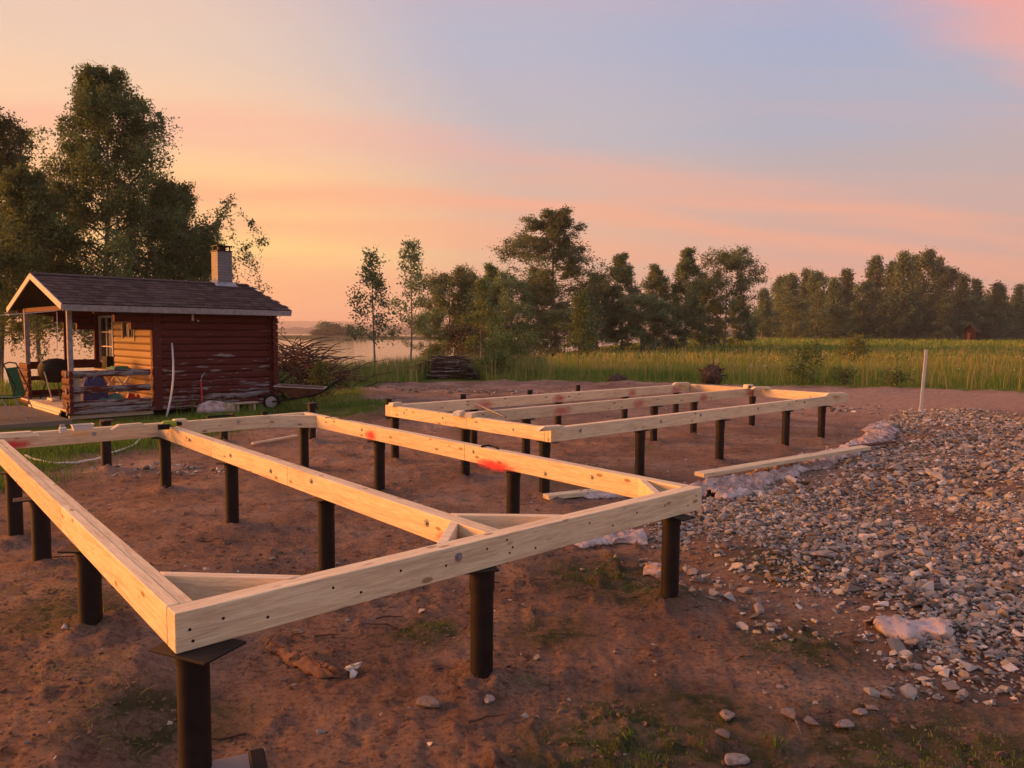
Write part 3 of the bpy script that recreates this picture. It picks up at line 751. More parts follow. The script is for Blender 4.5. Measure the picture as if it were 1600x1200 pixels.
# tall reedy weeds on the rise before the lake
xy = keep(np.stack([np.random.default_rng(3).uniform(-11.5, 1.5, 26000), np.random.default_rng(4).uniform(21, 34, 26000)], -1), hi=-.8, land_min=4)
blades('tall_weeds', xy, .45, 1.0, .024, 103, lambda x, y, r: .62 + .25 * r.normal(size=len(x)), 'tall yellowing weeds on the rise before the lake', lean=.14, grade=True)


def patch(pts, n, rad, seed):
    rng = np.random.default_rng(seed); out = []
    for px, py, r in pts:
        g = G(px, py); k = int(n * r); q = rng.normal(size=(k, 2)) * r * .45; out.append(q + [g.x, g.y])
    return np.vstack(out)


sx = keep(scatter(5200, 22, 60, 17, power=1.1), hi=-.8)
blades('dry_stalks', sx, .5, 1.0, .022, 109, lambda x, y, r: .95 + .05 * r.normal(size=len(x)), 'brown dry weed stalks standing in the meadow', lean=.12)
green_t = lambda x, y, r: .14 + .14 * r.normal(size=len(x))
blades('yard_grass', keep(patch([(120, 705, .8), (200, 698, .9), (60, 708, .7), (300, 672, 1.2), (380, 660, 1.2), (430, 655, 1.4), (480, 650, 1.3), (545, 650, 1.0), (560, 640, .9), (240, 668, 1.0), (335, 655, .9), (30, 735, .8), (435, 630, 1.0), (395, 640, 1.0), (0, 760, .7)], 2000, 1, 5)), .035, .15, .010, 105, green_t, 'lush green grass around the hut and wheelbarrow')
dry_t = lambda x, y, r: .72 + .2 * r.normal(size=len(x))
blades('sparse_tufts', patch([(665, 990, .16), (690, 985, .12), (935, 905, .35), (1000, 925, .22), (1010, 1150, .34), (960, 1165, .3), (1040, 1185, .3), (930, 1190, .25), (1240, 1010, .22), (1460, 1185, .35), (1550, 1190, .35), (1370, 1195, .2), (830, 1070, .12), (1210, 1170, .15), (1010, 700, .3), (1225, 690, .25), (900, 750, .5)], 3600, 1, 6), .008, .030, .006, 106, lambda x, y, r: .2 + .2 * r.normal(size=len(x)), 'short mossy grass tufts on the bare soil')
blades('bottom_grass', patch([(1460, 1198, .22), (1560, 1196, .25), (1380, 1200, .12), (1215, 1175, .05), (1000, 1196, .12)], 1800, 1, 7), .015, .05, .004, 107, lambda x, y, r: .35 + .25 * r.normal(size=len(x)), 'fresh grass blades sprouting along the soil edge')
blades('dry_turf', patch([(70, 1000, .35), (60, 1100, .4), (150, 1150, .3), (170, 1080, .15), (30, 950, .4), (110, 960, .2), (200, 1190, .15)], 650, 1, 8), .01, .05, .0035, 108, dry_t, 'dry straw and torn turf on the trench bank', lean=1.2)


def flowers():
    rng = np.random.default_rng(12); A = [keep(scatter(420, 22, 60, 13, power=1.2), hi=-.6)]
    for px, py, n, s in [(495, 600, 26, .35), (520, 592, 14, .4), (430, 590, 12, .4), (1250, 585, 14, .8), (1045, 552, 70, 2.2), (1080, 552, 60, 2.0), (660, 570, 50, 1.2), (730, 570, 40, 1.5), (1350, 541, 60, 6)]:
        g = G(px, py); A.append(rng.normal(size=(n, 2)) * s + [g.x, g.y])
    XY = np.vstack(A); n = len(XY); z = height(XY[:, 0], XY[:, 1]) + rng.uniform(.45, .95, n)
    C = np.concatenate([XY, z[:, None]], 1); C = np.repeat(C, 4, 0) + rng.normal(size=(4 * n, 3)) * .035
    V, F = leaf_quads(C, .045, rng); stuff(obj('wild_flowers', mesh_np('wild_flowers', V, F), M['flower']), 'tiny cream wild flowers dotted over the meadow', 'flowers')


flowers()


def shrub(label, px, D, H, rad, seed, n=2600, leaf=.08, mat='leafy'):
    p = gz(at_depth(px, D)); tree('shrub', label, f'sh{seed}', p, 0, 1, mat, cat='shrub', bark='twig', seed=seed, H=H, base=.05, rad=rad, nlimb=22, nsub=6, nleaf=n, leaf=leaf, weep=.1, shape='round', spread=.45, trunk_r=.03)


shrub('leafy green shrub growing in the meadow edge behind the long frame', 1255, 25.5, 1.15, .75, 81, 1500)
shrub('small shrub deep in the meadow toward the treeline', 1334, 44, 1.5, .8, 82, 1000, .12)
shrub('low leafy weed clump by the dirt track', 1400, 24.6, .4, .5, 83, 500)
shrub('knee-high green plant near the white stake', 1320, 25.2, .45, .4, 84, 350)
shrub('broad green nettle clump behind the stick heap', 800, 31, 1.2, 1.5, 85, 3600)
shrub('green bramble clump beside the black drain pipe', 775, 27.5, .8, .7, 86, 1500)
shrub('leafy weeds growing round the hut corner', 440, 18.0, .55, .45, 87, 1200, .06)
shrub('tall goldenrod clump above the wheelbarrow', 500, 19.5, .8, .4, 88, 1100, .06)
shrub('rusty brown bush at the lake end of the grove', 722, 57, 3.4, 1.6, 89, 2200, .17, 'autumn')


# ------------------------------------------------------------------ timber frames on steel piles
PL_CACHE = {}
def plank(parent, a, b, ztop, w=TH, h=HB, mat='pine', name='plank', label=None):
    """one board from a to b (centre line, world xy); its own mesh with the grain along x"""
    a, b = Vector(a), Vector(b); d = b - a; L = d.length
    mb = MB().box((L / 2, 0, -h / 2), (L, w, h)); m = mb.mesh(name, bevel=.003)
    o = obj(name, m, M[mat], parent, (a.x - parent.location.x, a.y - parent.location.y, ztop - parent.location.z), (0, 0, math.atan2(d.y, d.x)))
    if label: o['label'] = label
    return o


def brace(parent, pa, pb, ztop, da, db, mat='pine2', h=HB, w=.047):
    """corner brace whose ends are cut along the two beams it joins (directions da, db)"""
    a, b = Vector(pa), Vector(pb); d = (b - a); d.z = 0; d.normalize(); n = Vector((-d.y, d.x, 0))
    def cut(p, dirn, off):
        q = n * off; dirn = dirn.normalized(); t = (q - dirn * q.dot(dirn) / 1).dot(d); den = n.dot(dirn)
        k = off / den if abs(den) > .2 else 0; return p + dirn * k
    poly = [cut(a, da, -w / 2), cut(b, db, -w / 2), cut(b, db, w / 2), cut(a, da, w / 2)]
    o0 = parent.location; mb = MB().prism([(p.x - a.x, p.y - a.y) for p in poly], -h, 0)
    return obj('corner_brace', mb.mesh('corner_brace', bevel=.003), M[mat], parent, (a.x - o0.x, a.y - o0.y, ztop - .002 - o0.z))


BOLT = MB().tube([(0, 0, 0), (0, -.012, 0)], .011, 8).tube([(0, 0, 0), (0, -.003, 0)], .022, 12).mesh('bolt')
HOLE = MB().tube([(0, 0.001, 0), (0, -.0016, 0)], .006, 8).mesh('screw')


def face_bits(parent, Pf, axis, fixed, nrm_rot, items, z, kind='bolt'):
    for k, dz in items:
        p = (Pf(k, fixed) if axis == 's' else Pf(fixed, k)) - parent.location
        o = obj(kind, BOLT if kind == 'bolt' else HOLE, M['steel'] if kind == 'screw' else M['metal'], parent, (p.x, p.y, z - dz - parent.location.z), (0, 0, nrm_rot))


fr1 = thing('timber_foundation', 'braced timber foundation of doubled pine planks with a middle beam, standing beside the gravel', 'foundation', (O1.x, O1.y, ZT1 - HB))
q0, q1 = TH / 2, TH * 1.5 + .002; T2 = 2 * TH + .002
jf = L1 * .62
plank(fr1, P1(0, q0), P1(L1, q0), ZT1); plank(fr1, P1(0.001, q1), P1(jf, q1), ZT1 - .002); plank(fr1, P1(jf + .002, q1), P1(L1 - .001, q1), ZT1 - .002)
for k, q in enumerate((q0, q1)):
    cut = W1 * (.52 if k else .36); plank(fr1, P1(q, T2 + .002), P1(q, cut), ZT1 - .003 * k); plank(fr1, P1(q, cut + .002), P1(q, W1 - T2 - .002), ZT1 - .001 - .002 * k)
cuts = [W1 * .30, W1 * .72]
for k, q in enumerate((mid_s - TH / 2 - .001, mid_s + TH / 2 + .001)):
    e = [T2 + .002, (W1 * .42 if k == 0 else W1 * .25), (W1 * .70 if k == 0 else W1 * .58), W1 - T2 - .002]
    for a, b in zip(e[:-1], e[1:]): plank(fr1, P1(q, a + .001), P1(q, b - .001), ZT1 - .002 - .002 * k)
jr = (lambda px: col_on(P1, 't', L1 - T2, px, .1, W1, ZT1 - .05))(587)
jr2 = col_on(P1, 't', L1 - T2, 726, .1, W1, ZT1 - .05)
for k, q in enumerate((L1 - q1, L1 - q0)):
    e = [T2 + .002, jr2, jr, W1 - T2 - .002] if k == 0 else [T2 + .002, W1 * .5, W1 - T2 - .002]
    for a, b in zip(e[:-1], e[1:]): plank(fr1, P1(q, a + .001), P1(q, b - .001), ZT1 - .001 - .002 * k)
for k, q in enumerate((W1 - q1, W1 - q0)):
    plank(fr1, P1(0, q), P1(mid_s, q), ZT1 - .002 * k); plank(fr1, P1(mid_s + .002, q), P1(L1, q), ZT1 - .001 - .002 * k)
# corner braces, from beam to beam
def inner(s, t): return P1(s, t)
brace(fr1, P1(T2, .50), P1(.50, T2), ZT1, V1, U1)
brace(fr1, P1(mid_s - T2 / 2 - .002, .36), P1(mid_s - .32, T2 + .002), ZT1, V1, U1); brace(fr1, P1(mid_s + T2 / 2 + .002, .50), P1(mid_s + .48, T2 + .002), ZT1, V1, U1)
brace(fr1, P1(L1 - T2 - .002, .42), P1(L1 - .36, T2 + .002), ZT1, V1, U1)
brace(fr1, P1(L1 - T2 - .002, W1 - .42), P1(L1 - .50, W1 - T2 - .002), ZT1, V1, U1)
face_bits(fr1, P1, 's', 0, A1, [(L1 * .385, .055), ], ZT1)
face_bits(fr1, P1, 's', 0, A1, [(.05, .07), (.17, .06), (.34, .10), (.06, .115), (.62, .05), (.75, .10), (1.45, .05), (1.58, .03), (1.62, .075), (1.60, .10), (1.78, .11), (2.2, .05), (2.4, .10), (2.62, .06), (2.9, .06), (3.15, .10), (3.24, .05), (1.2, .08), (.95, .05)], ZT1, 'screw')
face_bits(fr1, P1, 't', mid_s - T2 / 2, A1 + SK1 - pi / 2, [(.62, .06), (2.05, .05), (2.75, .08), (3.6, .07), (4.7, .06)], ZT1)
face_bits(fr1, P1, 't', L1 - T2, A1 + SK1 - pi / 2, [(jr2 - .12, .05), (1.4, .11), (.9, .06), (4.3, .06)], ZT1)
face_bits(fr1, P1, 't', W1 - T2, A1, [], ZT1)
face_bits(fr1, P1, 's', W1 - T2, A1, [(.9, .06), (2.4, .05)], ZT1)

fr2 = thing('timber_foundation', 'long timber foundation with three parallel beams and loose blocks on top, nearest the meadow', 'foundation', (O2.x, O2.y, ZT2 - HB))
for k, q in enumerate((q0, q1)):
    cut = L2 * (.80 if k == 0 else .4)
    plank(fr2, P2(0, q), P2(cut, q), ZT2 - .002 * k); plank(fr2, P2(cut + .003, q), P2(L2, q), ZT2 - .001 - .002 * k)
    plank(fr2, P2(0, W2 - q), P2(L2 * .66, W2 - q), ZT2 - .002 * k); plank(fr2, P2(L2 * .66 + .003, W2 - q), P2(L2, W2 - q), ZT2 - .001 - .002 * k)
    plank(fr2, P2(q, T2 + .002), P2(q, W2 * .44), ZT2 - .003 * k); plank(fr2, P2(q, W2 * .44 + .002), P2(q, W2 - T2 - .002), ZT2 - .001 - .003 * k)
    plank(fr2, P2(L2 - q, T2 + .002), P2(L2 - q, mid_t2 - .07), ZT2 - .003 * k); plank(fr2, P2(L2 - q, mid_t2 + .07), P2(L2 - q, W2 - T2 - .002), ZT2 - .001 - .003 * k)
    mq = mid_t2 + (TH / 2 + .001) * (1 if k else -1); jm = L2 * .76
    plank(fr2, P2(T2 + .002, mq), P2(jm, mq), ZT2 - .002 - .002 * k); plank(fr2, P2(jm + .003, mq), P2(L2 - (.002 if k == 0 else .004), mq), ZT2 - .003 - .002 * k)
face_bits(fr2, P2, 's', 0, A2, [(.45, .06), (1.9, .07), (2.75, .05), (4.2, .06), (5.6, .05)], ZT2)
face_bits(fr2, P2, 't', 0, A2 - pi / 2, [(.6, .07), (1.9, .06), (2.75, .07)], ZT2)


def paint(parent, Pf, axis, fixed, rz, k0, k1, z, h, mat='pink'):
    """sprayed mark on a beam face"""
    L = abs(k1 - k0); c = (Pf((k0 + k1) / 2, fixed) if axis == 's' else Pf(fixed, (k0 + k1) / 2)) - parent.location
    mb = MB().add([(-L / 2, -.0018, -h / 2), (L / 2, -.0018, -h / 2), (L / 2, -.0018, h / 2), (-L / 2, -.0018, h / 2)], [(0, 1, 2, 3)])
    obj('paint_mark', mb, M[mat], parent, (c.x, c.y, z - parent.location.z), (0, 0, rz))


rs1 = A1 + SK1 - pi / 2; mk = lambda px: col_on(P1, 't', L1 - T2, px, .1, W1, ZT1 - .1)
paint(fr1, P1, 't', L1 - T2, rs1, mk(570), mk(589), ZT1 - .10, .13); paint(fr1, P1, 't', L1 - T2, rs1, mk(735), mk(812), ZT1 - .135, .10)
paint(fr1, P1, 's', W1 - T2, A1, .0, .38, ZT1 - .11, .10); paint(fr1, P1, 't', mid_s - T2 / 2, rs1, .20, .55, ZT1 - .12, .11)
mk2 = lambda px, t: col_on(P2, 's', t, px, 0, L2, ZT2 - .1)
for t, marks in ((mid_t2 - T2 / 2, [(860, 895), (985, 1010), (1092, 1108), (1166, 1182)]), (W2 - T2, [(738, 775), (862, 885), (980, 995), (1046, 1066)])):
    for a, b in marks: paint(fr2, P2, 's', t, A2, mk2(a, t), mk2(b, t), ZT2 - .09, .17, 'pink2')


def round_bar(r, z0, z1, n=24):
    """cylinder with smooth sides and flat ends"""
    mb = MB().tube([(0, 0, z0), (0, 0, z1)], r, n, False)
    for z in (z0, z1): mb.add([(r * cos(2 * pi * k / n), r * sin(2 * pi * k / n), z) for k in range(n)], [tuple(range(n)) if z == z1 else tuple(range(n - 1, -1, -1))])
    m = mb.mesh('shaft')
    for p in m.polygons: p.use_smooth = len(p.vertices) == 4
    return m


PLATE = MB().box((0, 0, -.005), (.22, .135, .010)).mesh('cap_plate', bevel=.002)
prn = random.Random(7)
for i, P in enumerate(PILES):
    x, y = P[0], P[1]; z0 = hz(x, y) - .045
    if P[2] is None:
        d = ray(P[4], FREE_TOP[P[4]]); top = CAMZ + d[2] * y; top = max(.25, min(1.0, top)); lab = 'free-standing dark steel pile ' + P[3]
    else: top = P[2]; lab = P[3]
    o = thing('steel_pile', lab, 'steel pile', (x, y, z0), prn.uniform(0, 6), 'steel piles of the foundation'); h = top - z0 - .001
    obj('shaft', round_bar(.057, -.35, h - .012), M['steel'], o); obj('collar', round_bar(.0625, h - prn.choice([.06, .10, .12]), h - .011), M['steel'], o)
    if P[2] is None and P[4] == 903: continue
    off = prn.uniform(-.05, .05)
    pl = obj('cap_plate', PLATE, M['steel'], o, (off, prn.uniform(-.02, .02), h), (0, 0, prn.uniform(-.3, .3) + (0 if i else .6)))
    if i == 0: pl.scale = (1.25, 1.5, 1)

# ------------------------------------------------------------------ loose things lying on the frames
def block(label, px, py, ztop, length, rz, taper=.07, w=.09, h=.045):
    g = G(px, py, ztop); mb = MB()
    l = length / 2; V = [(-l, -w / 2, 0), (l, -w / 2, 0), (l, w / 2, 0), (-l, w / 2, 0), (-l + taper, -w / 2, h), (l - taper, -w / 2, h), (l - taper, w / 2, h), (-l + taper, w / 2, h)]
    mb.add(V, [(0, 3, 2, 1), (4, 5, 6, 7), (0, 1, 5, 4), (1, 2, 6, 5), (2, 3, 7, 6), (3, 0, 4, 7)])
    return tag(obj('timber_block', mb.mesh('timber_block', bevel=.002), M['pine2'], None, (g.x, g.y, ztop + .001), (0, 0, rz)), label, 'wood block', 'offcut blocks on the frames')


def onb(P): pass
block('wide mitred offcut lying on the corner of the braced frame by the deck', 20, 683, ZT1, .42, A1 - .1)
block('mitred offcut between the white tub and the green drill', 203, 669, ZT1, .36, A1)
block('short pale offcut right behind the green drill', 281, 661, ZT1, .16, A1, .02)
block('small pale block on the outer corner of the short orange beam', 618, 634, ZT2, .20, A2 + .2, .02)
block('mitred offcut on the orange beam beside the steel bar', 717, 648, ZT2, .34, A2 + pi / 2 - .9)
block('small square block touching the mitred offcut by the steel bar', 736, 651, ZT2, .18, A2 + .5, .01)
block('mitred offcut on the front corner of the long frame', 862, 672, ZT2, .36, A2 - .25)
block('mitred offcut on the rear meadow corner of the long frame', 1065, 601, ZT2, .40, A2 - .5)
b0 = block('square block with a dark hole beside the middle beam end', 1169, 607, ZT2, .22, A2, .015, .09, .075)
obj('hole', MB().box((-.02, -.0455, .032), (.07, .004, .035)), M['dark'], b0)
block('mitred offcut on the end of the middle beam of the long frame', 1190, 608, ZT2, .42, A2 - .55)
block('wide mitred offcut on the gravel-side corner of the long frame', 1306, 618, ZT2, .48, A2 - .45)


def on_beam(px, py, z=ZT1): return G(px, py, z)


g = on_beam(98, 676); jar = thing('glass_jar', 'small glass jar standing on the rear beam beside the white tub', 'jar', (g.x, g.y, ZT1))
obj('body', MB().tube([(0, 0, 0), (0, 0, .045), (0, 0, .06)], [.032, .034, .022], 14), M['plastic'], jar); obj('lid', MB().tube([(0, 0, .0605), (0, 0, .078)], .024, 14), M['metal'], jar)
g = on_beam(129, 672); tub = thing('plastic_tub', 'shallow white plastic tub standing on the rear beam', 'tub', (g.x, g.y, ZT1), A1)
mb = MB(); l, w = .095, .05
mb.add([(-l * .85, -w * .85, 0), (l * .85, -w * .85, 0), (l * .85, w * .85, 0), (-l * .85, w * .85, 0), (-l, -w, .06), (l, -w, .06), (l, w, .06), (-l, w, .06), (-l * .94, -w * .92, .06), (l * .94, -w * .92, .06), (l * .94, w * .92, .06), (-l * .94, w * .92, .06), (-l * .8, -w * .8, .006), (l * .8, -w * .8, .006), (l * .8, w * .8, .006), (-l * .8, w * .8, .006)],
       [(3, 2, 1, 0)] + [(i, (i + 1) % 4, 4 + (i + 1) % 4, 4 + i) for i in range(4)] + [(4 + i, 4 + (i + 1) % 4, 8 + (i + 1) % 4, 8 + i) for i in range(4)] + [(8 + i, 8 + (i + 1) % 4, 12 + (i + 1) % 4, 12 + i) for i in range(4)] + [(12, 13, 14, 15)])
obj('body', mb, M['plastic'], tub); obj('rim', MB().bar((-l, -w, .058), (l, -w, .058), .008, .006).bar((-l, w, .058), (l, w, .058), .008, .006).bar((-l, -w, .058), (-l, w, .058), .008, .006).bar((l, -w, .058), (l, w, .058), .008, .006), M['plastic'], tub)
# green cordless drill lying on its side
g = on_beam(268, 668); dr = thing('cordless_drill', 'lime green and black cordless drill lying where the middle beam meets the rear beam', 'drill', (g.x, g.y, ZT1 + .001), A1 - .4)
obj('body', MB().tube([(-.09, 0, .038), (-.07, 0, .038), (.02, 0, .038), (.05, 0, .038)], [.026, .036, .036, .028], 12).mesh('body', smooth=True), M['lime'], dr)
obj('chuck', MB().tube([(.0505, 0, .038), (.065, 0, .038), (.10, 0, .038)], [.024, .024, .014], 12), M['dark'], dr)
obj('handle', MB().bar((-.03, -.03, .03), (-.05, -.13, .026), .038, .036), M['lime'], dr); obj('grip', MB().bar((-.01, -.045, .03), (-.03, -.12, .027), .012, .03), M['dark'], dr); obj('battery', MB().box((-.055, -.158, .028), (.11, .05, .054)).mesh('b', bevel=.006), M['dark'], dr)
# hammer, chisel
g = on_beam(345, 652); hm = thing('hammer', 'hammer with long dark handle lying on the rear beam past the drill', 'hammer', (g.x, g.y, ZT1 + .001), A1 + .05)
obj('handle', MB().tube([(-.16, 0, .013), (.12, 0, .013)], [.014, .012], 8), M['dark'], hm); obj('head', MB().bar((.13, -.05, .016), (.13, .05, .016), .026, .03), M['steel'], hm)
g = on_beam(413, 648); tag(obj('tape_measure', MB().box((0, 0, .018), (.07, .05, .034)).tube([(0, -.026, .018), (0, .026, .018)], .024, 12).mesh('t', bevel=.004), M['dark'], None, (g.x, g.y, ZT1 + .001), (0, 0, A1)), 'tiny black tape measure on the rear beam near its corner', 'tape measure')


def wire(name, label, cat, pts, r, mat, z):
    W = [Vector((*G(px, py, z).xy, z + dz)) for px, py, dz in pts]; o = W[0].copy()
    return tag(obj(name, MB().tube([p - o for p in W], r, 6).mesh(name, smooth=True), M[mat], None, o), label, cat)


wire('twig', 'thin bent twig lying on top of the beam with red paint, near the rear corner', 'twig', [(508, 654, .006), (522, 652, .012), (532, 655, .006), (548, 657, .008)], .005, 'twig', ZT1)
wire('strap', 'short black strap lying across the beam with red paint', 'strap', [(752, 699, .006), (764, 697, .008), (775, 701, .010), (779, 702, .006)], .009, 'dark', ZT1)
a, b = G(790, 658, ZT2), G(740, 624, ZT2); a.z = ZT2 + .03; b.z = ZT2 + .12
b = Vector((*G(742, 622, ZT2 + .10).xy, ZT2 + .025)); a = Vector((*G(790, 655, ZT2).xy, ZT2 + .025))
tag(obj('steel_bar', MB().tube([(0, 0, 0), tuple((b - a) * .95), tuple(b - a)], [.014, .014, .012], 10).mesh('bar', smooth=True), M['alu'], None, a), 'grey steel digging bar lying across the beams of the long frame', 'steel bar')

# ------------------------------------------------------------------ red log hut with porch
HT = 0.795; HO = Vector((-8.374, 13.59, 0.0))
hut = thing('log_hut', 'small red log hut with peeling paint, shingle roof and open porch', 'hut', HO, HT)
HX0, HXC, HX1, HY0, HY1, ZE, RISE = .16, 1.80, 4.34, .36, 4.04, 2.25, .67


def log_mesh(L, h=.150, t=.10, peel=0.0, axis='x'):
    pr = [(-t / 2, .012), (-t / 2 - .010, .04), (-t / 2 - .010, h - .04), (-t / 2, h - .012), (-t / 2 + .02, h), (t / 2 - .02, h), (t / 2, h - .012), (t / 2 + .010, h - .04), (t / 2 + .010, .04), (t / 2, .012), (t / 2 - .02, 0), (-t / 2 + .02, 0)]
    n = len(pr); seg = max(1, int(L / .5)); V = []; F = []
    for i in range(seg + 1):
        x = L * i / seg
        V += [((x, p[0], p[1]) if axis == 'x' else (-p[0], x, p[1])) for p in pr]
    for i in range(seg): F += [(i * n + k, i * n + (k + 1) % n, (i + 1) * n + (k + 1) % n, (i + 1) * n + k) for k in range(n)]
    F += [tuple(range(n)), tuple(seg * n + k for k in range(n))]
    m = MB().add(V, F).mesh('log'); a = m.attributes.new('peel', 'FLOAT', 'POINT'); a.data.foreach_set('value', np.full(len(m.vertices), peel, np.float32)); return m


def log(a, L, z, axis='x', peel=0, t=.10, h=.150): return obj('log', log_mesh(L, h, t, peel, axis), M['red'], hut, (a[0], a[1], z))


NL, Z0, SH = 14, .10, .1525
for i in range(NL):
    z = Z0 + i * SH; pe = [.50, .52, .40, .34, .25, .30, .26, .18, .08, 0, -.1, -.15, -.2, -.2][i]
    x0 = HXC - .12
    if i >= 11: x0 = [1.28, .98, .62][i - 11]          # top courses run on as stepped brackets
    log((x0, HY0), HX1 + .10 - x0, z, 'x', pe)
    log((HXC - .12 if i < 11 else x0, HY1), HX1 + .10 - (HXC - .12 if i < 11 else x0), z, 'x', -.1)
    log((HX1, HY0 + .055), HY1 - HY0 - .11, z + SH * .0, 'y', .1)
    # wall between porch and cabin: leave the glazed door and the small window open
    zc = z + SH / 2
    spans = [(HY0 + .055, HY1 - .055)]
    if zc < 2.06: spans = [(HY0 + .055, 2.92)]
    if 1.55 < zc < 2.0: spans = [(HY0 + .055, 1.52), (2.30, 2.92)]
    for a, b in spans: obj('log', log_mesh(b - a, .150, .09, -.6, 'y'), M['porch_shade'] if zc < 2.1 else M['red'], hut, (HXC, a, z))  # the porch roof's shade on this wall is put into a darker pine tone
# corner log ends, plain uprights
for (x, y) in ((HXC - .02, HY0 - .062), (HX1 - .02, HY0 - .062)):
    obj('corner_post', MB().box((x, y, 1.16), (.16, .028, 2.10)).mesh('corner_post', bevel=.004), M['red'], hut)
# stack of log ends at the right corner and at the porch corner
END = log_mesh(.16, .146, .10, .1, 'y')
for i in range(NL):
    obj('log_end', END, M['red'], hut, (HX1, HY0 - .19, Z0 + i * SH + (.004 if i % 2 else 0)))
# porch floor, railings, posts
for k in range(11):
    y = HY0 + .06 + k * .328; obj('floor_board', MB().box(((HX0 + HXC) / 2 - .06, y + .16, .20), (HXC - HX0 - .02, .318, .03)).mesh('floor_board', bevel=.003), M['pine'], hut)
for k in range(2): obj('step_board', MB().box((HX0 - .03 - .03 * k, 2.05, .155 - .055 * k), (.035, 2.4, .05)).mesh('step_board', bevel=.003), M['pine2'], hut)
obj('floor_joist', MB().box(((HX0 + HXC) / 2 - .06, HY0 + .05, .10), (HXC - HX0 - .1, .08, .14)), M['oldwood'], hut)


def rail(x0, x1, y, zs, peel, ax='x'):
    for z, h in zs:
        m = log_mesh(x1 - x0, h, .055, peel, ax); obj('rail_board', m, M['red'], hut, (x0, y, z) if ax == 'x' else (y, x0, z))


rail(HX0 - .06, HXC - .16, HY0, [(.845, .125), (.525, .135), (.245, .135), (.105, .135)], .62)
rail(HX0 + .1, HXC - .1, HY1, [(.86, .17), (.60, .10), (.24, .135), (.10, .135)], -.3)
rail(HY1 - .62, HY1 + .16, HX0, [(.86, .15), (.70, .15), (.545, .15), (.39, .15), (.235, .15), (.09, .14)], -.2, 'y')
rail(HY0 - .14, HY0 + .36, HX0, [(.84, .135), (.70, .135), (.56, .135), (.42, .135), (.28, .135), (.14, .135)], .05, 'y')
for (x, y, zb) in ((HX0 + .05, HY0 + .055, .16), (HX0 + .05, HY1 - .3, .16)):
    obj('porch_post', MB().box((x, y, (zb + 2.22) / 2), (.085, .085, 2.22 - zb)).mesh('porch_post', bevel=.005), M['greypost'], hut)
obj('rail_post', MB().box((HX0 + .15, HY0 + .062, .55), (.10, .06, .80)).mesh('rail_post', bevel=.004), M['oldwood'], hut)
obj('porch_post', MB().box((HXC - .12, HY1 - .06, 1.2), (.09, .09, 2.0)).mesh('porch_post', bevel=.005), M['red'], hut)
# back of the porch: big opening with a frame, boarded above
obj('back_panel', MB().box((1.30, HY1 - .01, 2.09), (1.0, .05, .28)).box((.66, HY1 - .01, 2.17), (.5, .05, .12)), M['red'], hut)
wf = obj('window_frame', MB().box((1.02, HY1 - .05, 1.50), (.05, .05, .96)).box((1.66, HY1 - .05, 1.50), (.05, .05, .96)).box((1.34, HY1 - .05, 1.04), (.69, .05, .05)), M['red'], hut)
# glazed porch door and small window in the cabin wall
def glazed(y0, y1, z0, z1, nx, nz, name, fr='white'):
    w = obj(name, MB().box((0, (y0 + y1) / 2, z0 - .02), (.07, y1 - y0 + .08, .05)).box((0, (y0 + y1) / 2, z1 + .02), (.07, y1 - y0 + .08, .05)).box((0, y0 - .015, (z0 + z1) / 2), (.07, .05, z1 - z0)).box((0, y1 + .015, (z0 + z1) / 2), (.07, .05, z1 - z0)).mesh(name, bevel=.003), M[fr], hut, (HXC - .035, 0, 0))
    for i in range(nx):
        for j in range(nz):
            a, b = y0 + .01 + (y1 - y0 - .02) * i / nx, y0 + .01 + (y1 - y0 - .02) * (i + 1) / nx; c, d = z0 + .005 + (z1 - z0 - .01) * j / nz, z0 + .005 + (z1 - z0 - .01) * (j + 1) / nz
            obj('pane', MB().box((.012, (a + b) / 2, (c + d) / 2), (.006, b - a - .024, d - c - .024)), M['glass'], w)
    bars = MB()
    for i in range(1, nx): y = y0 + (y1 - y0) * i / nx; bars.box((0, y, (z0 + z1) / 2), (.03, .028, z1 - z0 - .002))
    for j in range(1, nz): z = z0 + (z1 - z0) * j / nz; bars.box((0.002, (y0 + y1) / 2, z), (.026, y1 - y0 - .002, .028))
    if bars.v: obj('glazing_bar', bars, M[fr], w)
    return w


glazed(2.98, 3.92, 1.04, 2.06, 2, 3, 'window', 'white'); glazed(1.55, 2.27, 1.57, 1.97, 2, 1, 'window', 'oldwood')
obj('wall_panel', MB().box((HXC, 3.45, .56), (.08, 1.05, .86)), M['red'], hut)
# roof: deck, shingles one by one on the visible slope, fascia, bargeboards
SL = math.hypot(2.2, RISE); PA = math.atan2(RISE, 2.2)
roof = obj('roof', MB().add([(0, 0, ZE), (4.63, 0, ZE), (4.63, 2.2, ZE + RISE), (0, 2.2, ZE + RISE), (4.63, 4.4, ZE), (0, 4.4, ZE), (0, 0, ZE - .05), (4.63, 0, ZE - .05), (4.63, 2.2, ZE + RISE - .05), (0, 2.2, ZE + RISE - .05), (4.63, 4.4, ZE - .05), (0, 4.4, ZE - .05)],
    [(0, 1, 2, 3), (3, 2, 4, 5), (7, 6, 9, 8), (8, 9, 11, 10), (0, 6, 7, 1), (5, 4, 10, 11), (0, 3, 9, 6), (3, 5, 11, 9), (1, 7, 8, 2), (2, 8, 10, 4)]), M['roof'], hut)
NR, NC = 11, 26; rw, cw = (SL + .04) / NR, 4.60 / NC
SHG = MB().prism([(-cw / 2 + .002, rw * 1.05), (-cw / 2 + .002, .03), (-cw * .28, 0), (cw * .28, 0), (cw / 2 - .002, .03), (cw / 2 - .002, rw * 1.05)], 0, .009).mesh('shingle')
srn = random.Random(2); SHG.materials.append(M['roof'])
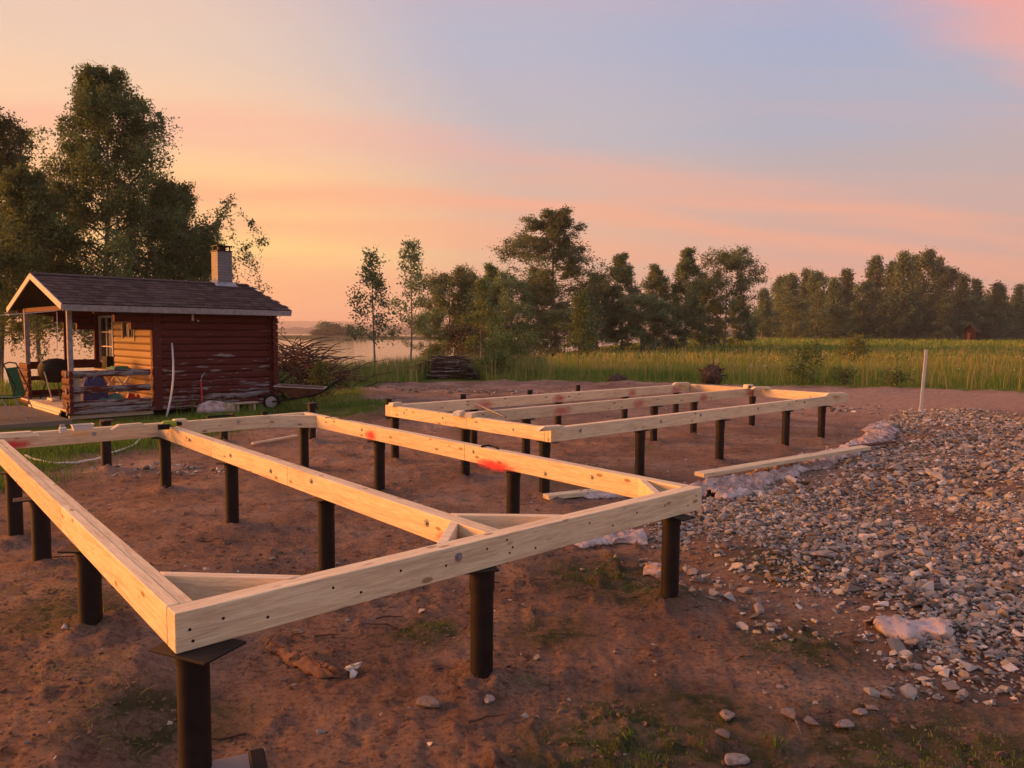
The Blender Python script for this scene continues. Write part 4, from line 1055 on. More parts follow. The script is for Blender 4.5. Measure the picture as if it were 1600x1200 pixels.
for r in range(NR):
    for c in range(NC):
        x = (c + .5) * cw + .012 + (cw / 2 if r % 2 else 0); s = r * rw - .03
        if x > 4.63: continue
        o = obj('shingle', SHG, None, roof, (x, s * cos(PA) - .0 * sin(PA), ZE + .006 + s * sin(PA) + .0015 * (r % 2)), (PA - .035 + srn.uniform(-.008, .008), srn.uniform(-.012, .012), srn.uniform(-.01, .01)))
obj('ridge_cap', MB().box((2.315, 2.2 - .07, ZE + RISE + .004), (4.66, .16, .012), Matrix.Rotation(PA, 3, 'X')).box((2.315, 2.2 + .07, ZE + RISE + .004), (4.66, .16, .012), Matrix.Rotation(-PA, 3, 'X')), M['roof'], roof)
obj('fascia_board', MB().box((2.315, -.016, ZE - .075), (4.63, .024, .12)).mesh('fascia_board', bevel=.003), M['greypost'], hut)
obj('fascia_board', MB().box((2.315, 4.416, ZE - .075), (4.63, .024, .12)).mesh('fascia_board', bevel=.003), M['white'], hut)
for x, mt in ((-.014, 'white'), (4.644, 'greypost')):
    for sgn in (1, -1):
        yc = 2.2 - sgn * 1.1; obj('barge_board', MB().box((x, yc, ZE + RISE / 2 - .055), (.024, SL + .01, .12), Matrix.Rotation(sgn * PA, 3, 'X')).mesh('barge_board', bevel=.003), M[mt], hut)
    gb = MB().add([(x * .98 + .05 if x < 0 else HX1, .45, 2.2), (x * .98 + .05 if x < 0 else HX1, 3.95, 2.2), (x * .98 + .05 if x < 0 else HX1, 2.2, ZE + RISE - .10), (x * .98 + .09 if x < 0 else HX1 + .04, .45, 2.2), (x * .98 + .09 if x < 0 else HX1 + .04, 3.95, 2.2), (x * .98 + .09 if x < 0 else HX1 + .04, 2.2, ZE + RISE - .10)], [(0, 1, 2), (5, 4, 3), (0, 3, 4, 1), (1, 4, 5, 2), (2, 5, 3, 0)])
    if x > 0: obj('gable_boarding', gb, M['red'], hut)
gbm = MB().add([(HXC - .03, .45, 2.24), (HXC - .03, 3.95, 2.24), (HXC - .03, 2.2, ZE + RISE - .08), (HXC + .01, .45, 2.24), (HXC + .01, 3.95, 2.24), (HXC + .01, 2.2, ZE + RISE - .08)], [(0, 1, 2), (5, 4, 3), (0, 3, 4, 1), (1, 4, 5, 2), (2, 5, 3, 0)]); obj('gable_boarding', gbm, M['red'], hut)
for yb in (HY0, HY1): obj('eave_beam', MB().box((1.2, yb, 2.175), (2.2, .11, .07)), M['red'], hut)
obj('tie_beam', MB().box((HX0 + .06, 2.2, 2.19), (.09, 3.9, .09)), M['red'], hut)
# chimney
ch = obj('chimney', MB().box((0, 0, .30), (.36, .36, 1.30)).mesh('chimney', bevel=.004), M['brick'], hut, (4.02, 2.22, 2.74))
obj('flashing', MB().add([(-.32, -.36, .037), (.32, -.36, .037), (.32, .0, .155), (-.32, 0, .155), (-.185, -.185, .21), (.185, -.185, .21), (.185, 0, .31), (-.185, 0, .31)], [(0, 1, 5, 4), (1, 2, 6, 5), (3, 0, 4, 7), (4, 5, 6, 7)]), M['metal'], ch)
cp = MB().box((0, 0, .965), (.39, .39, .025)).box((0, 0, 1.09), (.37, .37, .02))
for sx_ in (-1, 1):
    for sy in (-1, 1): cp.box((sx_ * .14, sy * .14, 1.03), (.03, .03, .11))
obj('cap', cp.tube([(0, 0, .97), (0, 0, 1.06)], .10, 12), M['steel'], ch)
# lamp on the wall
obj('wall_lamp', MB().box((2.50, HY0 - .085, 2.04), (.035, .05, .13)).tube([(2.62, HY0 - .075, 1.96), (2.62, HY0 - .075, 1.99)], .02, 8), M['plastic'], hut)


def H(x, y, z=0.0):
    return HO + Vector((cos(HT) * x - sin(HT) * y, sin(HT) * x + cos(HT) * y, z))


ZF = .217   # porch floor
# things on the porch
t = thing('porch_table', 'wooden table on the porch below the small window', 'table', H(1.38, 1.6, ZF), HT)
obj('table_top', MB().box((0, 0, .70), (.62, 1.1, .03)).mesh('tt', bevel=.003), M['oldwood'], t)
for s in (-1, 1): obj('trestle', MB().bar((-.26, s * .42, 0), (.2, s * .42, .68), .05, .04).bar((.26, s * .42, 0), (-.2, s * .42, .68), .04, .04), M['pine'], t)
tag(obj('radio', MB().box((0, 0, .13), (.14, .26, .26)).tube([(-.071, 0, .13), (-.076, 0, .13)], .09, 16).mesh('r', bevel=.01), M['dark'], None, H(1.32, 1.95, ZF + .716), (0, 0, HT + .1)), 'dark grey speaker box standing on the porch table', 'speaker')
tag(obj('folded_cloth', MB().box((0, 0, .02), (.34, .5, .035)).box((.02, .03, .05), (.28, .36, .025)).mesh('f', bevel=.012, seg=2), M['teal'], None, H(1.36, 1.38, ZF + .716), (0, 0, HT)), 'folded dark teal cloth on the porch table', 'cloth')
bq = thing('kettle_grill', 'black covered kettle grill on thin legs at the back of the porch', 'grill', H(.62, 3.2, ZF), HT)
pf = [(.02, .36), (.20, .38), (.31, .50), (.34, .62), (.34, .74), (.28, .84), (.12, .90), (.02, .91)]
obj('bowl', MB().tube([(0, 0, z) for r, z in pf], [r for r, z in pf], 18).mesh('bowl', smooth=True), M['dark'], bq)
for k in range(3): obj('leg', MB().tube([(.18 * cos(k * 2.1 + .5), .18 * sin(k * 2.1 + .5), .42), (.33 * cos(k * 2.1 + .5), .33 * sin(k * 2.1 + .5), 0)], .013, 6), M['steel'], bq)
br = thing('broom', 'push broom leaning inside the porch opening', 'broom', H(.42, 2.75, ZF), HT)
obj('stick', MB().tube([(0, 0, .05), (-.10, .42, .98)], .013, 8), M['oldwood'], br); obj('head', MB().box((0, 0, .035), (.10, .40, .05)).mesh('h', bevel=.008), M['pine'], br); obj('bristles', MB().box((0, 0, .012), (.08, .39, .024)), M['dark'], br)
for k, (x, y, mt, lab, ln) in enumerate([(1.0, .72, 'teal', 'crumpled teal tarpaulin lying on the porch floor behind the railing', .8), (.72, .9, 'blue', 'blue cushion propped behind the upper railing gap', .5), (1.42, .8, 'redplastic', 'red and white bundle lying beside the teal tarpaulin', .4)]):
    V, F = [], []; n = 12; rg2 = np.random.default_rng(30 + k)
    for i in range(n):
        for j in range(n):
            u, v = i / (n - 1), j / (n - 1); e = min(u, 1 - u, v, 1 - v) * 4
            V.append(((u - .5) * ln, (v - .5) * .42, (.04 + .26 * min(1, e) * (.55 + .9 * float(perlin(np.array([u * 3.1 + k]), np.array([v * 3.3]), 5)[0])) + (.38 if mt == 'blue' else 0) * (e > 0))))
    for i in range(n - 1):
        for j in range(n - 1): F.append((i * n + j, (i + 1) * n + j, (i + 1) * n + j + 1, i * n + j + 1))
    base = len(V); mbx = MB().add(V, F); mbx.box((0, 0, .03), (ln * .9, .36, .05)); tag(obj('tarpaulin' if mt == 'teal' else ('cushion' if mt == 'blue' else 'bundle'), mbx.mesh('c'), M[mt], None, H(x, y, ZF), (0, 0, HT)), lab, 'tarpaulin' if mt == 'teal' else ('cushion' if mt == 'blue' else 'bundle'))
# things leaning on and standing by the wall
a, b = H(1.72, -.25, 0.0), H(2.06, HY0 - .085, 1.50); a.z = hz(a.x, a.y)
pts = [a + (b - a) * k + Vector((.10, -.05, -.03)) * sin(pi * k) for k in np.linspace(0, 1, 9)]
tag(obj('white_pipe', MB().tube([p - a for p in pts], .020, 8).mesh('p', smooth=True), M['plastic'], None, a), 'long bowed white plastic pipe leaning against the red wall', 'pipe')
a, b = H(2.60, HY0 - .24, 0.03), H(2.65, HY0 - .10, .80)
rk = thing('red_shovel', 'red tool with a grey hook leaning upright against the red log wall', 'tool', a, HT)
obj('shaft', MB().tube([(0, 0, 0), (.03, .12, .66)], .022, 8), M['redplastic'], rk); obj('hook', MB().tube([(.03, .12, .6605), (.05, .125, .74), (.12, .12, .84)], [.016, .014, .008], 6), M['metal'], rk)
tag(obj('chopping_block', MB().tube([(0, 0, -.05), (0, 0, .18), (0, 0, .22)], [.16, .15, .14], 12), M['oldwood'], None, H(2.95, -.5, hz(*H(2.95, -.5).xy)), (0, .0, 0)), 'low weathered chopping block in the grass before the hut', 'block')
sk = H(2.62, -.35); V = []; 
bmk = bmesh.new(); bmesh.ops.create_icosphere(bmk, subdivisions=3, radius=.3)
for v in bmk.verts:
    p = v.co; k = 1 + .28 * float(perlin(np.array([p.x * 6 + 3]), np.array([p.y * 6 + p.z * 5]), 6)[0]); v.co = Vector((p.x * 1.15 * k, p.y * .75 * k, max(-.02, p.z * .62 * k + .1)))
ms = bpy.data.meshes.new('sack'); bmk.to_mesh(ms); bmk.free()
for p in ms.polygons: p.use_smooth = True
tag(obj('sack', ms, M['cloth'], None, (sk.x, sk.y, hz(sk.x, sk.y)), (0, 0, HT)), 'pale lumpy sack lying in the grass by the hut wall', 'sack')
bn = H(3.2, -.62); bz = hz(bn.x, bn.y); bo = thing('small_bench', 'tiny plank bench in the grass beside the pale sack', 'bench', (bn.x, bn.y, bz), HT)
obj('seat', MB().box((0, 0, .22), (.52, .2, .03)), M['oldwood'], bo)
for s in (-1, 1): obj('leg', MB().box((s * .18, 0, .095), (.04, .16, .22)), M['oldwood'], bo)
# grey plank deck in front of the porch
dk = thing('plank_deck', 'weathered grey plank deck in front of the porch', 'deck', H(-1.0, 1.6, 0), HT)
for k in range(26):
    y = -1.75 + k * .143; x1 = 1.04; x0 = -1.9
    obj('deck_board', MB().box(((x0 + x1) / 2, y, .075), (x1 - x0, .136, .03)).mesh('deck_board', bevel=.003), M['deck'], dk)
obj('edge_board', MB().box((-.43, -1.84, .03), (2.94, .03, .12)), M['deck'], dk)
for x in (-1.6, -.4, .8): obj('bearer', MB().box((x, .0, .0), (.08, 3.5, .118)), M['oldwood'], dk)
# green garden lounger on the deck
lg = thing('garden_lounger', 'green fabric garden lounger with bent steel tube frame on the deck', 'lounger', H(-1.02, .62, .091), .25)
zz = .42
obj('seat', MB().box((-.1, 0, zz), (1.05, .50, .025)).mesh('s', bevel=.008), M['green'], lg)
obj('backrest', MB().bar((.45, 0, zz + .03), (.32, 0, zz + .55), .48, .02), M['green'], lg)
for s in (-1, 1):
    obj('side_tube', MB().tube([(-.66, s * .27, zz + .01), (.42, s * .27, zz + .01), (.48, s * .27, zz + .2), (.30, s * .27, zz + .62)], .013, 8), M['steel'], lg)
    obj('leg', MB().tube([(-.55, s * .27, zz), (-.68, s * .25, .013), (-.42, s * .25, .013), (-.30, s * .27, zz)], .012, 8), M['metal'], lg)
    obj('leg', MB().tube([(.25, s * .27, zz), (.42, s * .25, .013), (.62, s * .25, .013), (.46, s * .27, zz)], .012, 8), M['metal'], lg)
obj('head_tube', MB().tube([(.30, -.27, zz + .62), (.29, 0, zz + .65), (.30, .27, zz + .62)], .013, 8), M['steel'], lg)
# washing line from the porch gable
a, b = H(.0, .35, 2.12), H(-3.4, 2.6, 2.0)
tag(obj('washing_line', MB().tube([(b - a) * k + Vector((0, 0, -.10 * sin(pi * k))) for k in np.linspace(0, 1, 10)], .006, 5), M['plastic'], None, a), 'thin pale washing line strung from the porch gable', 'line')
a = H(.02, .45, 2.1); tag(obj('hanging_rope', MB().tube([(0, 0, 0), (-.02, .03, -.35), (-.06, .06, -.72)], .007, 5), M['plastic'], None, a), 'short rope end dangling from the porch eave', 'rope')

# ------------------------------------------------------------------ gravel, stones, cloth, planks
def rock_shape(seed, n=11, flat=.55):
    rg = np.random.default_rng(seed); P = rg.normal(size=(n, 3)); P /= np.linalg.norm(P, axis=1)[:, None]; P *= rg.uniform(.75, 1.1, (n, 1)); P *= [1.15, .8, flat]
    bm = bmesh.new(); [bm.verts.new(p * .5) for p in P]; r = bmesh.ops.convex_hull(bm, input=bm.verts)
    bmesh.ops.delete(bm, geom=[v for v in bm.verts if not v.link_faces], context='VERTS'); bmesh.ops.triangulate(bm, faces=bm.faces); bmesh.ops.recalc_face_normals(bm, faces=bm.faces)
    bm.verts.index_update(); V = np.array([v.co[:] for v in bm.verts]); F = np.array([[v.index for v in f.verts] for f in bm.faces]); bm.free(); return V, F


SHAPES = [rock_shape(200 + i, 9 + i % 5, [.35, .5, .65, .45][i % 4]) for i in range(14)]


def rotmats(a, b, c):
    ca, sa, cb, sb, cc, sc = np.cos(a), np.sin(a), np.cos(b), np.sin(b), np.cos(c), np.sin(c); z = 0 * a; o = z + 1
    Rz = np.stack([np.stack([ca, -sa, z], -1), np.stack([sa, ca, z], -1), np.stack([z, z, o], -1)], -2)
    Rx = np.stack([np.stack([o, z, z], -1), np.stack([z, cb, -sb], -1), np.stack([z, sb, cb], -1)], -2)
    Ry = np.stack([np.stack([cc, z, sc], -1), np.stack([z, o, z], -1), np.stack([-sc, z, cc], -1)], -2)
    return Rz @ Rx @ Ry


def stones(name, XY, size, seed, label, lift=.15):
    rg = np.random.default_rng(seed); n = len(XY); z = height(XY[:, 0], XY[:, 1]); s = size * np.exp(rg.normal(size=n) * .42); kind = rg.integers(0, len(SHAPES), n); Rm = rotmats(rg.uniform(0, 6.3, n), rg.normal(size=n) * .35, rg.normal(size=n) * .35)
    pos = np.stack([XY[:, 0], XY[:, 1], z + s * lift], -1); Vs, Fs, Ts, nv = [], [], [], 0
    tone = np.clip(.46 + .27 * rg.normal(size=n) + .25 * fbm(XY[:, 0] * .6, XY[:, 1] * .6, 77, 2), 0, 1)
    for k, (V, F) in enumerate(SHAPES):
        i = np.where(kind == k)[0]
        if not len(i): continue
        W = np.einsum('nij,vj->nvi', Rm[i], V) * s[i, None, None] + pos[i, None, :]
        Vs.append(W.reshape(-1, 3)); Fs.append((F[None] + (np.arange(len(i)) * len(V))[:, None, None]).reshape(-1, 3) + nv); Ts.append(np.repeat(tone[i], len(V))); nv += len(i) * len(V)
    return stuff(obj(name, mesh_np(name, np.vstack(Vs), np.vstack(Fs), False, dict(tint=np.concatenate(Ts))), M['stone']), label, 'gravel')


def gravel_pts(n, y0, y1, seed, edge=0.0, thin=0.0):
    rg = np.random.default_rng(seed); XY = np.stack([rg.uniform(.8, 15, n), rg.uniform(y0, y1, n)], -1); s, g, l = masks(XY[:, 0], XY[:, 1])
    bare = fbm(XY[:, 0] * .55, XY[:, 1] * .55, 15, 3)
    k = (g > edge + rg.exponential(.16, n) - .16) & (XY[:, 0] < XY[:, 1] * .80 + .4) & ((bare < -.02) | (rg.uniform(size=n) < np.clip(.7 - 3.4 * (bare + .02), .12, 1))); return XY[k]


stones('gravel', gravel_pts(95000, 2.8, 7.5, 1), .040, 31, 'grey crushed rock gravel spread over the ground')
stones('fine_gravel', gravel_pts(48000, 2.8, 7.5, 2), .024, 32, 'small chips filling the gravel bed', .05)
stones('far_gravel', gravel_pts(74000, 7.5, 17.5, 3), .054, 33, 'grey gravel running back toward the dirt track')
rg = np.random.default_rng(8)
# scattered pebbles on bare soil
XY = np.stack([rg.uniform(-5, 9, 2600), rg.uniform(2.6, 17, 2600)], -1); s_, g_m, l_ = masks(XY[:, 0], XY[:, 1]); stones('pebbles', XY[(s_ > .2) & (g_m < .1)], .022, 34, 'little pebbles scattered over the bare soil', .1)
XY = np.vstack([rg.normal(size=(160, 2)) * [1.2, .5] + [G(1300, 640).x, G(1300, 640).y], rg.normal(size=(260, 2)) * [2.2, .45] + [G(760, 612).x, G(760, 612).y], rg.normal(size=(90, 2)) * [.5, .25] + [G(278, 738).x, G(278, 738).y]]); stones('rubble', XY, .07, 35, 'broken rubble on the dug berm behind the frames', .1)
XY = np.stack([rg.uniform(-5.5, 8, 16000), rg.uniform(2.3, 15, 16000)], -1); s_, g_m, l_ = masks(XY[:, 0], XY[:, 1]); k_ = (s_ > .1) & (g_m < .15) & (fbm(XY[:, 0] * .8, XY[:, 1] * .8, 23, 3) + rg.normal(size=len(XY)) * .12 > .0)
XN = np.stack([rg.uniform(-3.2, 3.4, 14000), rg.uniform(2.2, 6.5, 14000)], -1); s2_, g2_, l_ = masks(XN[:, 0], XN[:, 1]); XY = np.vstack([XY[k_], XN[(g2_ < .1) & (fbm(XN[:, 0] * 1.3, XN[:, 1] * 1.3, 27, 3) + rg.normal(size=len(XN)) * .15 > .02)]])
crumbs = stones('soil_crumbs', XY, .016, 36, 'little crumbs and clods of dug soil', .1); crumbs['category'] = 'soil'; crumbs.data.materials.clear(); crumbs.data.materials.append(M['ground'])
# larger loose rocks, one by one
RM = []
for i, (V, F) in enumerate(SHAPES[:8]):
    bm = bmesh.new(); vs = [bm.verts.new(v) for v in V]; [bm.faces.new([vs[k] for k in f]) for f in F]; bmesh.ops.bevel(bm, geom=bm.edges[:], offset=.05, segments=1, affect='EDGES'); m = bpy.data.meshes.new('rock'); bm.to_mesh(m); bm.free(); m.materials.append(M['rock']); RM.append(m)
ROCKS = [(672, 1105, .15, 'round boulder half sunk in soil beside the front pile', 1), (765, 1100, .10, 'dark flat stone at the foot of the front pile', 1), (910, 898, .06, 'round pale pebble on the mossy soil', 1), (468, 1002, .13, 'long brown stone near the crumpled brown sheet', 1), (1220, 1072, .07, 'pale angular stone on the bare soil', 1), (1196, 1085, .06, 'small white-topped stone on the bare soil', 1), (1130, 1152, .10, 'dark slate flake on the bare soil', 1), (1135, 1125, .11, 'flat black stone resting on the soil', 1), (1285, 890, .20, 'biggest slanted rock sticking out of the gravel', 1), (1232, 1125, .12, 'low stone in the rubble below the bare patch', 1), (1265, 1135, .10, 'reddish stone among the rubble below the bare patch', 1), (1345, 1122, .08, 'pale stone at the end of the rubble row', 1), (1320, 1143, .10, 'long pale stone in the rubble row', 1), (1360, 1115, .07, 'tan stone lying over the soil edge', 1), (640, 752, .08, 'small light stone below the beam with red paint', 1), (408, 848, .07, 'round stone beneath the middle beam', 1), (428, 880, .09, 'rounded cobble beneath the middle beam', 1), (180, 770, .12, 'dark lump of soil and stone by the rear pile', 1), (1150, 1195, .14, 'brown stone at the turf edge', 1), (40, 830, .06, 'white scrap stone beside the side beam pile', 1)]
for (px, py, s, lab, _) in ROCKS:
    g = G(px, py); z = hz(g.x, g.y); k = (px + py) % 8; o = obj('rock', RM[k], None, None, (g.x, g.y, z + s * .12), (0, 0, px)); o.scale = (s, s, s * (.8 if 'dark' not in lab else .5)); tag(o, lab, 'rock')
rr_ = random.Random(5); cand = gravel_pts(5000, 3.0, 9.0, 9, .1)
for i in range(120):
    x, y = cand[i * 3]; s = rr_.uniform(.065, .13); o = obj('crushed_rock', RM[i % 8], None, None, (x, y, hz(x, y) + s * .2), (rr_.uniform(-.4, .4), rr_.uniform(-.4, .4), rr_.uniform(0, 6))); o.scale = (s, s, s)
    tag(o, 'larger angular grey rock lying on top of the crushed gravel', 'rock', 'larger rocks on the gravel bed')


def cloth(name, label, cat, path, width, seed, mat='cloth', amp=.05, res=.016, lift=.01):
    """crumpled sheet draped along a path over the ground; path: picture points on the ground"""
    P = [G(*p) for p in path]; seg = [(P[i + 1] - P[i]).length for i in range(len(P) - 1)]; tot = sum(seg); n = max(8, int(tot / res)); k = max(6, int(width / res)); V = []
    acc = np.concatenate([[0], np.cumsum(seg)])
    X, Y, E, Sx, Tx = [], [], [], [], []
    for i in range(n + 1):
        s = tot * i / n; j = min(len(seg) - 1, int(np.searchsorted(acc, s, 'right')) - 1); f = (s - acc[j]) / seg[j]; c = P[j].lerp(P[j + 1], f)
        d = (P[min(j + 2, len(P) - 1)] - P[max(j - 1, 0)]).normalized(); nrm = Vector((-d.y, d.x, 0)); wloc = width * (.75 + .6 * float(perlin(np.array([s * 1.3]), np.array([seed * 1.0]), seed)[0])) * min(1, .35 + min(i, n - i) / n * 6)
        for q in range(k + 1):
            e = q / k - .5; p = c + nrm * (e * wloc); X.append(p.x + .05 * float(perlin(np.array([s * 3]), np.array([e * 5]), seed + 1)[0])); Y.append(p.y); E.append(e); Sx.append(s)
    X, Y, E, Sx = map(np.array, (X, Y, E, Sx)); ew = 1 - np.clip(np.abs(E) * 2, 0, 1) ** 4
    fold = np.abs(fbm(Sx * 2.2 + E * width * 4, E * width * 6, seed + 3, 4)) * 2.0
    fold2 = 1 - np.abs(fbm(X * 6, Y * 3.5, seed + 7, 3)) * 3
    fold3 = np.maximum(1 - np.abs(fbm(X * 13 + 2 * fold, Y * 8, seed + 9, 3)) * 4.5, 0)
    Z = height(X, Y) + lift * ew + amp * ew * (.25 * fold + .75 * np.maximum(fold2, 0) ** 1.6 + .5 * fold3) + .006
    jx = fbm(Sx * 5, E * 3, seed + 12, 3) * .12; X = X + jx * np.abs(E) * 2; Y = Y + fbm(Sx * 6 + 3, E * 4, seed + 13, 3) * .12 * np.abs(E) * 2
    o = P[0].copy(); F = []
    for i in range(n):
        for q in range(k): F.append((i * (k + 1) + q, (i + 1) * (k + 1) + q, (i + 1) * (k + 1) + q + 1, i * (k + 1) + q + 1))
    ob = obj(name, mesh_np(name, np.stack([X - o.x, Y - o.y, Z - o.z], -1), F, True), M[mat], None, o); md = ob.modifiers.new('thickness', 'SOLIDIFY'); md.thickness = .004; md.offset = -1
    return tag(ob, label, cat)


cloth('geotextile_sheet', 'crumpled pale geotextile sheet lying below the corner of the braced frame', 'sheet', [(885, 850), (935, 845), (1003, 842)], .62, 3, amp=.05)
cloth('geotextile_sheet', 'small geotextile scrap poking out at the foot of the corner pile', 'sheet', [(1010, 900), (1038, 905)], .16, 4, amp=.05)
cloth('geotextile_sheet', 'long crumpled strip of geotextile along the edge of the gravel', 'sheet', [(1060, 778), (1120, 765), (1190, 752), (1260, 728), (1320, 712), (1372, 688), (1378, 666)], .62, 5, amp=.055, lift=.04)
cloth('geotextile_sheet', 'bunched geotextile fold tucked under the pale plank by the gravel', 'sheet', [(1108, 782), (1150, 778), (1185, 768)], .5, 6, amp=.08)
cloth('geotextile_sheet', 'torn pale geotextile fold half buried at the front of the gravel', 'sheet', [(1362, 992), (1400, 996), (1440, 1000), (1488, 1004)], .26, 7, amp=.035, lift=.03)
cloth('geotextile_sheet', 'geotextile flap lying behind the beam with red paint near the short plank', 'sheet', [(905, 778), (950, 776), (985, 772)], .4, 9, amp=.05)
cloth('brown_sheet', 'crumpled brown sheet strip lying on the soil under the front beam', 'sheet', [(422, 1022), (455, 1030), (490, 1050), (530, 1062)], .11, 8, 'brownsheet', .035, .007)
cloth('paper_scrap', 'tiny crumpled white paper scrap on the soil', 'paper', [(546, 1058), (560, 1056)], .06, 10, 'plastic', .035, .008)
cloth('black_film', 'scrap of black plastic film on the gravel edge strip', 'film', [(1262, 722), (1290, 722)], .25, 12, 'dark', .04)


def ground_plank(label, a, b, w, h, mat, dz=.02, name='loose_plank', za=0, zb=0):
    A, B = G(*a), G(*b); A.z, B.z = hz(A.x, A.y) + h + dz + za, hz(B.x, B.y) + h + dz + zb; d = B - A
    o = obj(name, MB().box((d.length / 2, 0, -h / 2), (d.length, w, h)).mesh(name, bevel=.003), M[mat], None, A, d.to_track_quat('X', 'Z').to_euler()); return tag(o, label, 'plank')


ground_plank('long fresh pine plank lying along the gravel edge', (1092, 762), (1352, 722), .15, .048, 'pine', .11, zb=.03)
ground_plank('dark old board lying at the end of the geotextile strip', (1330, 712), (1396, 708), .10, .03, 'twig', .10)
ground_plank('short pine plank on the soil below the beam with red paint', (853, 786), (960, 772), .12, .048, 'pine', .015)
ground_plank('narrow pale lath on the soil behind the middle beam', (394, 699), (464, 687), .05, .03, 'pine2', .03)
p = G(1438, 642); st = thing('white_stake', 'tall white wooden stake standing at the far edge of the gravel', 'stake', (p.x, p.y, hz(p.x, p.y)))
obj('post', MB().bar((0, 0, -.15), (.075, 0, 1.42), .022, .062), M['plastic'], st, rot=(0, 0, 0))
# garden hose
hp = [(40, 716), (60, 724), (90, 728), (120, 728), (150, 722), (172, 712), (200, 704), (220, 696), (228, 684)]
W_ = [G(*q) for q in hp]; o = W_[0].copy(); pts = []
for i in range(len(W_) - 1):
    for f in (0, .5): q = W_[i].lerp(W_[i + 1], f); pts.append(Vector((q.x, q.y, hz(q.x, q.y) + .03)) - o)
tag(obj('garden_hose', MB().tube(pts, .016, 8).mesh('h', smooth=True), M['plastic'], None, o), 'pale garden hose curving over the soil behind the rear beam', 'hose')
# twigs on the soil
TW = [(700, 852, .3), (790, 848, .22), (590, 985, .25), (840, 915, .2), (610, 970, .18), (760, 920, .2), (330, 850, .2), (510, 1000, .15), (955, 855, .18), (590, 700, .5), (120, 880, .3), (65, 900, .25), (760, 1130, .2), (900, 940, .2), (520, 760, .3), (350, 1165, .2), (1000, 1040, .15)]
for i, (px, py, L) in enumerate(TW):
    g = G(px, py); a = rr_.uniform(0, 6); pts = []
    for k in range(5):
        u = k / 4 - .5; x, y = g.x + cos(a) * u * L + rr_.uniform(-.015, .015), g.y + sin(a) * u * L * .7; pts.append(Vector((x - g.x, y - g.y, hz(x, y) + .008 + rr_.uniform(0, .015))))
    tag(obj('twig', MB().tube(pts, [.006, .006, .005, .004, .002], 5), M['twig'], None, (g.x, g.y, 0)), 'thin dark twig lying on the bare soil', 'twig', 'twigs on the soil')


# ------------------------------------------------------------------ heaps, wheelbarrow, stump, pipe, far hut
def stick_mesh(seed, L, r):
    q = random.Random(seed); n = 7; return MB().tube([(L * (i / (n - 1) - .5), q.uniform(-.05, .05) * L * .6, q.uniform(-.03, .05) * L * .5) for i in range(n)], [r * (1 - .5 * i / (n - 1)) for i in range(n)], 6).mesh('stick', smooth=True)


SM = [stick_mesh(i, [1.5, 1.1, 1.9, .9, 1.3][i % 5], [.030, .04, .026, .05, .034][i % 5]) for i in range(8)]
g = G(706, 592); hp_ = thing('stick_heap', 'rounded heap of cut branches and firewood sticks at the meadow edge', 'wood heap', (g.x, g.y, hz(g.x, g.y)), .05); hp_.scale = (1.6, 1.2, 1.0)
q = random.Random(3)
for i in range(190):
    h = q.random() ** 1.2; w = 1.12 * (1 - h ** 1.5); x = q.uniform(-w, w) * .85; y = q.uniform(-1, .5) * .5 * (1 - h) - .0; z = .04 + .80 * h * (1 - abs(x) / 1.6)
    if x > .15: yaw = q.uniform(-1.9, -1.1)
    else: yaw = q.uniform(-.35, .35)
    o = obj('stick', SM[i % 8], M['twig'] if i % 3 else M['bark'], hp_, (x, y, z), (q.uniform(-.2, .2), q.uniform(-.1, .1) - .28 * (x / 1.1) * (1 if x < .15 else .2), yaw)); o.scale = (.62,) * 3
obj('stick', SM[2], M['twig'], hp_, (-.35, -.1, .70), (0, -.38, .1)); obj('stick', SM[2], M['twig'], hp_, (-.8, -.25, .30), (0, -.5, .2))
# brush pile by the hut
g = G(466, 604); bp = thing('brush_pile', 'dark tangled brush pile of bare twigs beside the hut', 'brush pile', (g.x, g.y, hz(g.x, g.y) - .05)); bp.scale = (1.1, 1.1, 1.25)
mb = MB(); q = random.Random(6)
for i in range(520):
    h = q.random(); x = q.gauss(0, .65); y = q.gauss(0, .5); r = math.hypot(x / 1.3, y); z = max(0, 1.15 * math.exp(-r * r * .9) * h); a = q.uniform(0, 6.28); L = q.uniform(.5, 1.4); up = q.uniform(-.25, .55); dx, dy = cos(a) * L, sin(a) * L * .7
    mb.tube([(x, y, z), (x + dx * .5, y + dy * .5, z + up * L * .5 + .04), (x + dx, y + dy, max(.02, z + up * L * .8))], [.016, .011, .004], 4, False)
tw = obj('twigs', mb.mesh('twigs'), M['twig'], bp); tw['kind'] = 'stuff'
# wheelbarrow
g = G(478, 642); wb = thing('wheelbarrow', 'rusty wheelbarrow with black handle grips parked in the grass', 'wheelbarrow', (g.x, g.y, hz(g.x, g.y)), .12)
mb = MB(); b0_ = [(-.28, -.2, .30), (.22, -.2, .30), (.22, .2, .30), (-.28, .2, .30)]; t0 = [(-.62, -.33, .56), (.42, -.30, .50), (.42, .30, .50), (-.62, .33, .56)]
mb.add(b0_ + t0 + [(p[0] * .97, p[1] * .96, p[2]) for p in t0] + [(p[0] * .96, p[1] * .94, p[2] + .015) for p in b0_], [(3, 2, 1, 0)] + [(i, (i + 1) % 4, 4 + (i + 1) % 4, 4 + i) for i in range(4)] + [(4 + i, 4 + (i + 1) % 4, 8 + (i + 1) % 4, 8 + i) for i in range(4)] + [(8 + i, 8 + (i + 1) % 4, 12 + (i + 1) % 4, 12 + i) for i in range(4)] + [(12, 13, 14, 15)])
obj('tray', mb, M['rust'], wb); obj('tray_rim', MB().bar(t0[0], t0[1], .025, .02).bar(t0[1], t0[2], .025, .02).bar(t0[2], t0[3], .025, .02).bar(t0[3], t0[0], .025, .02), M['metal'], wb)
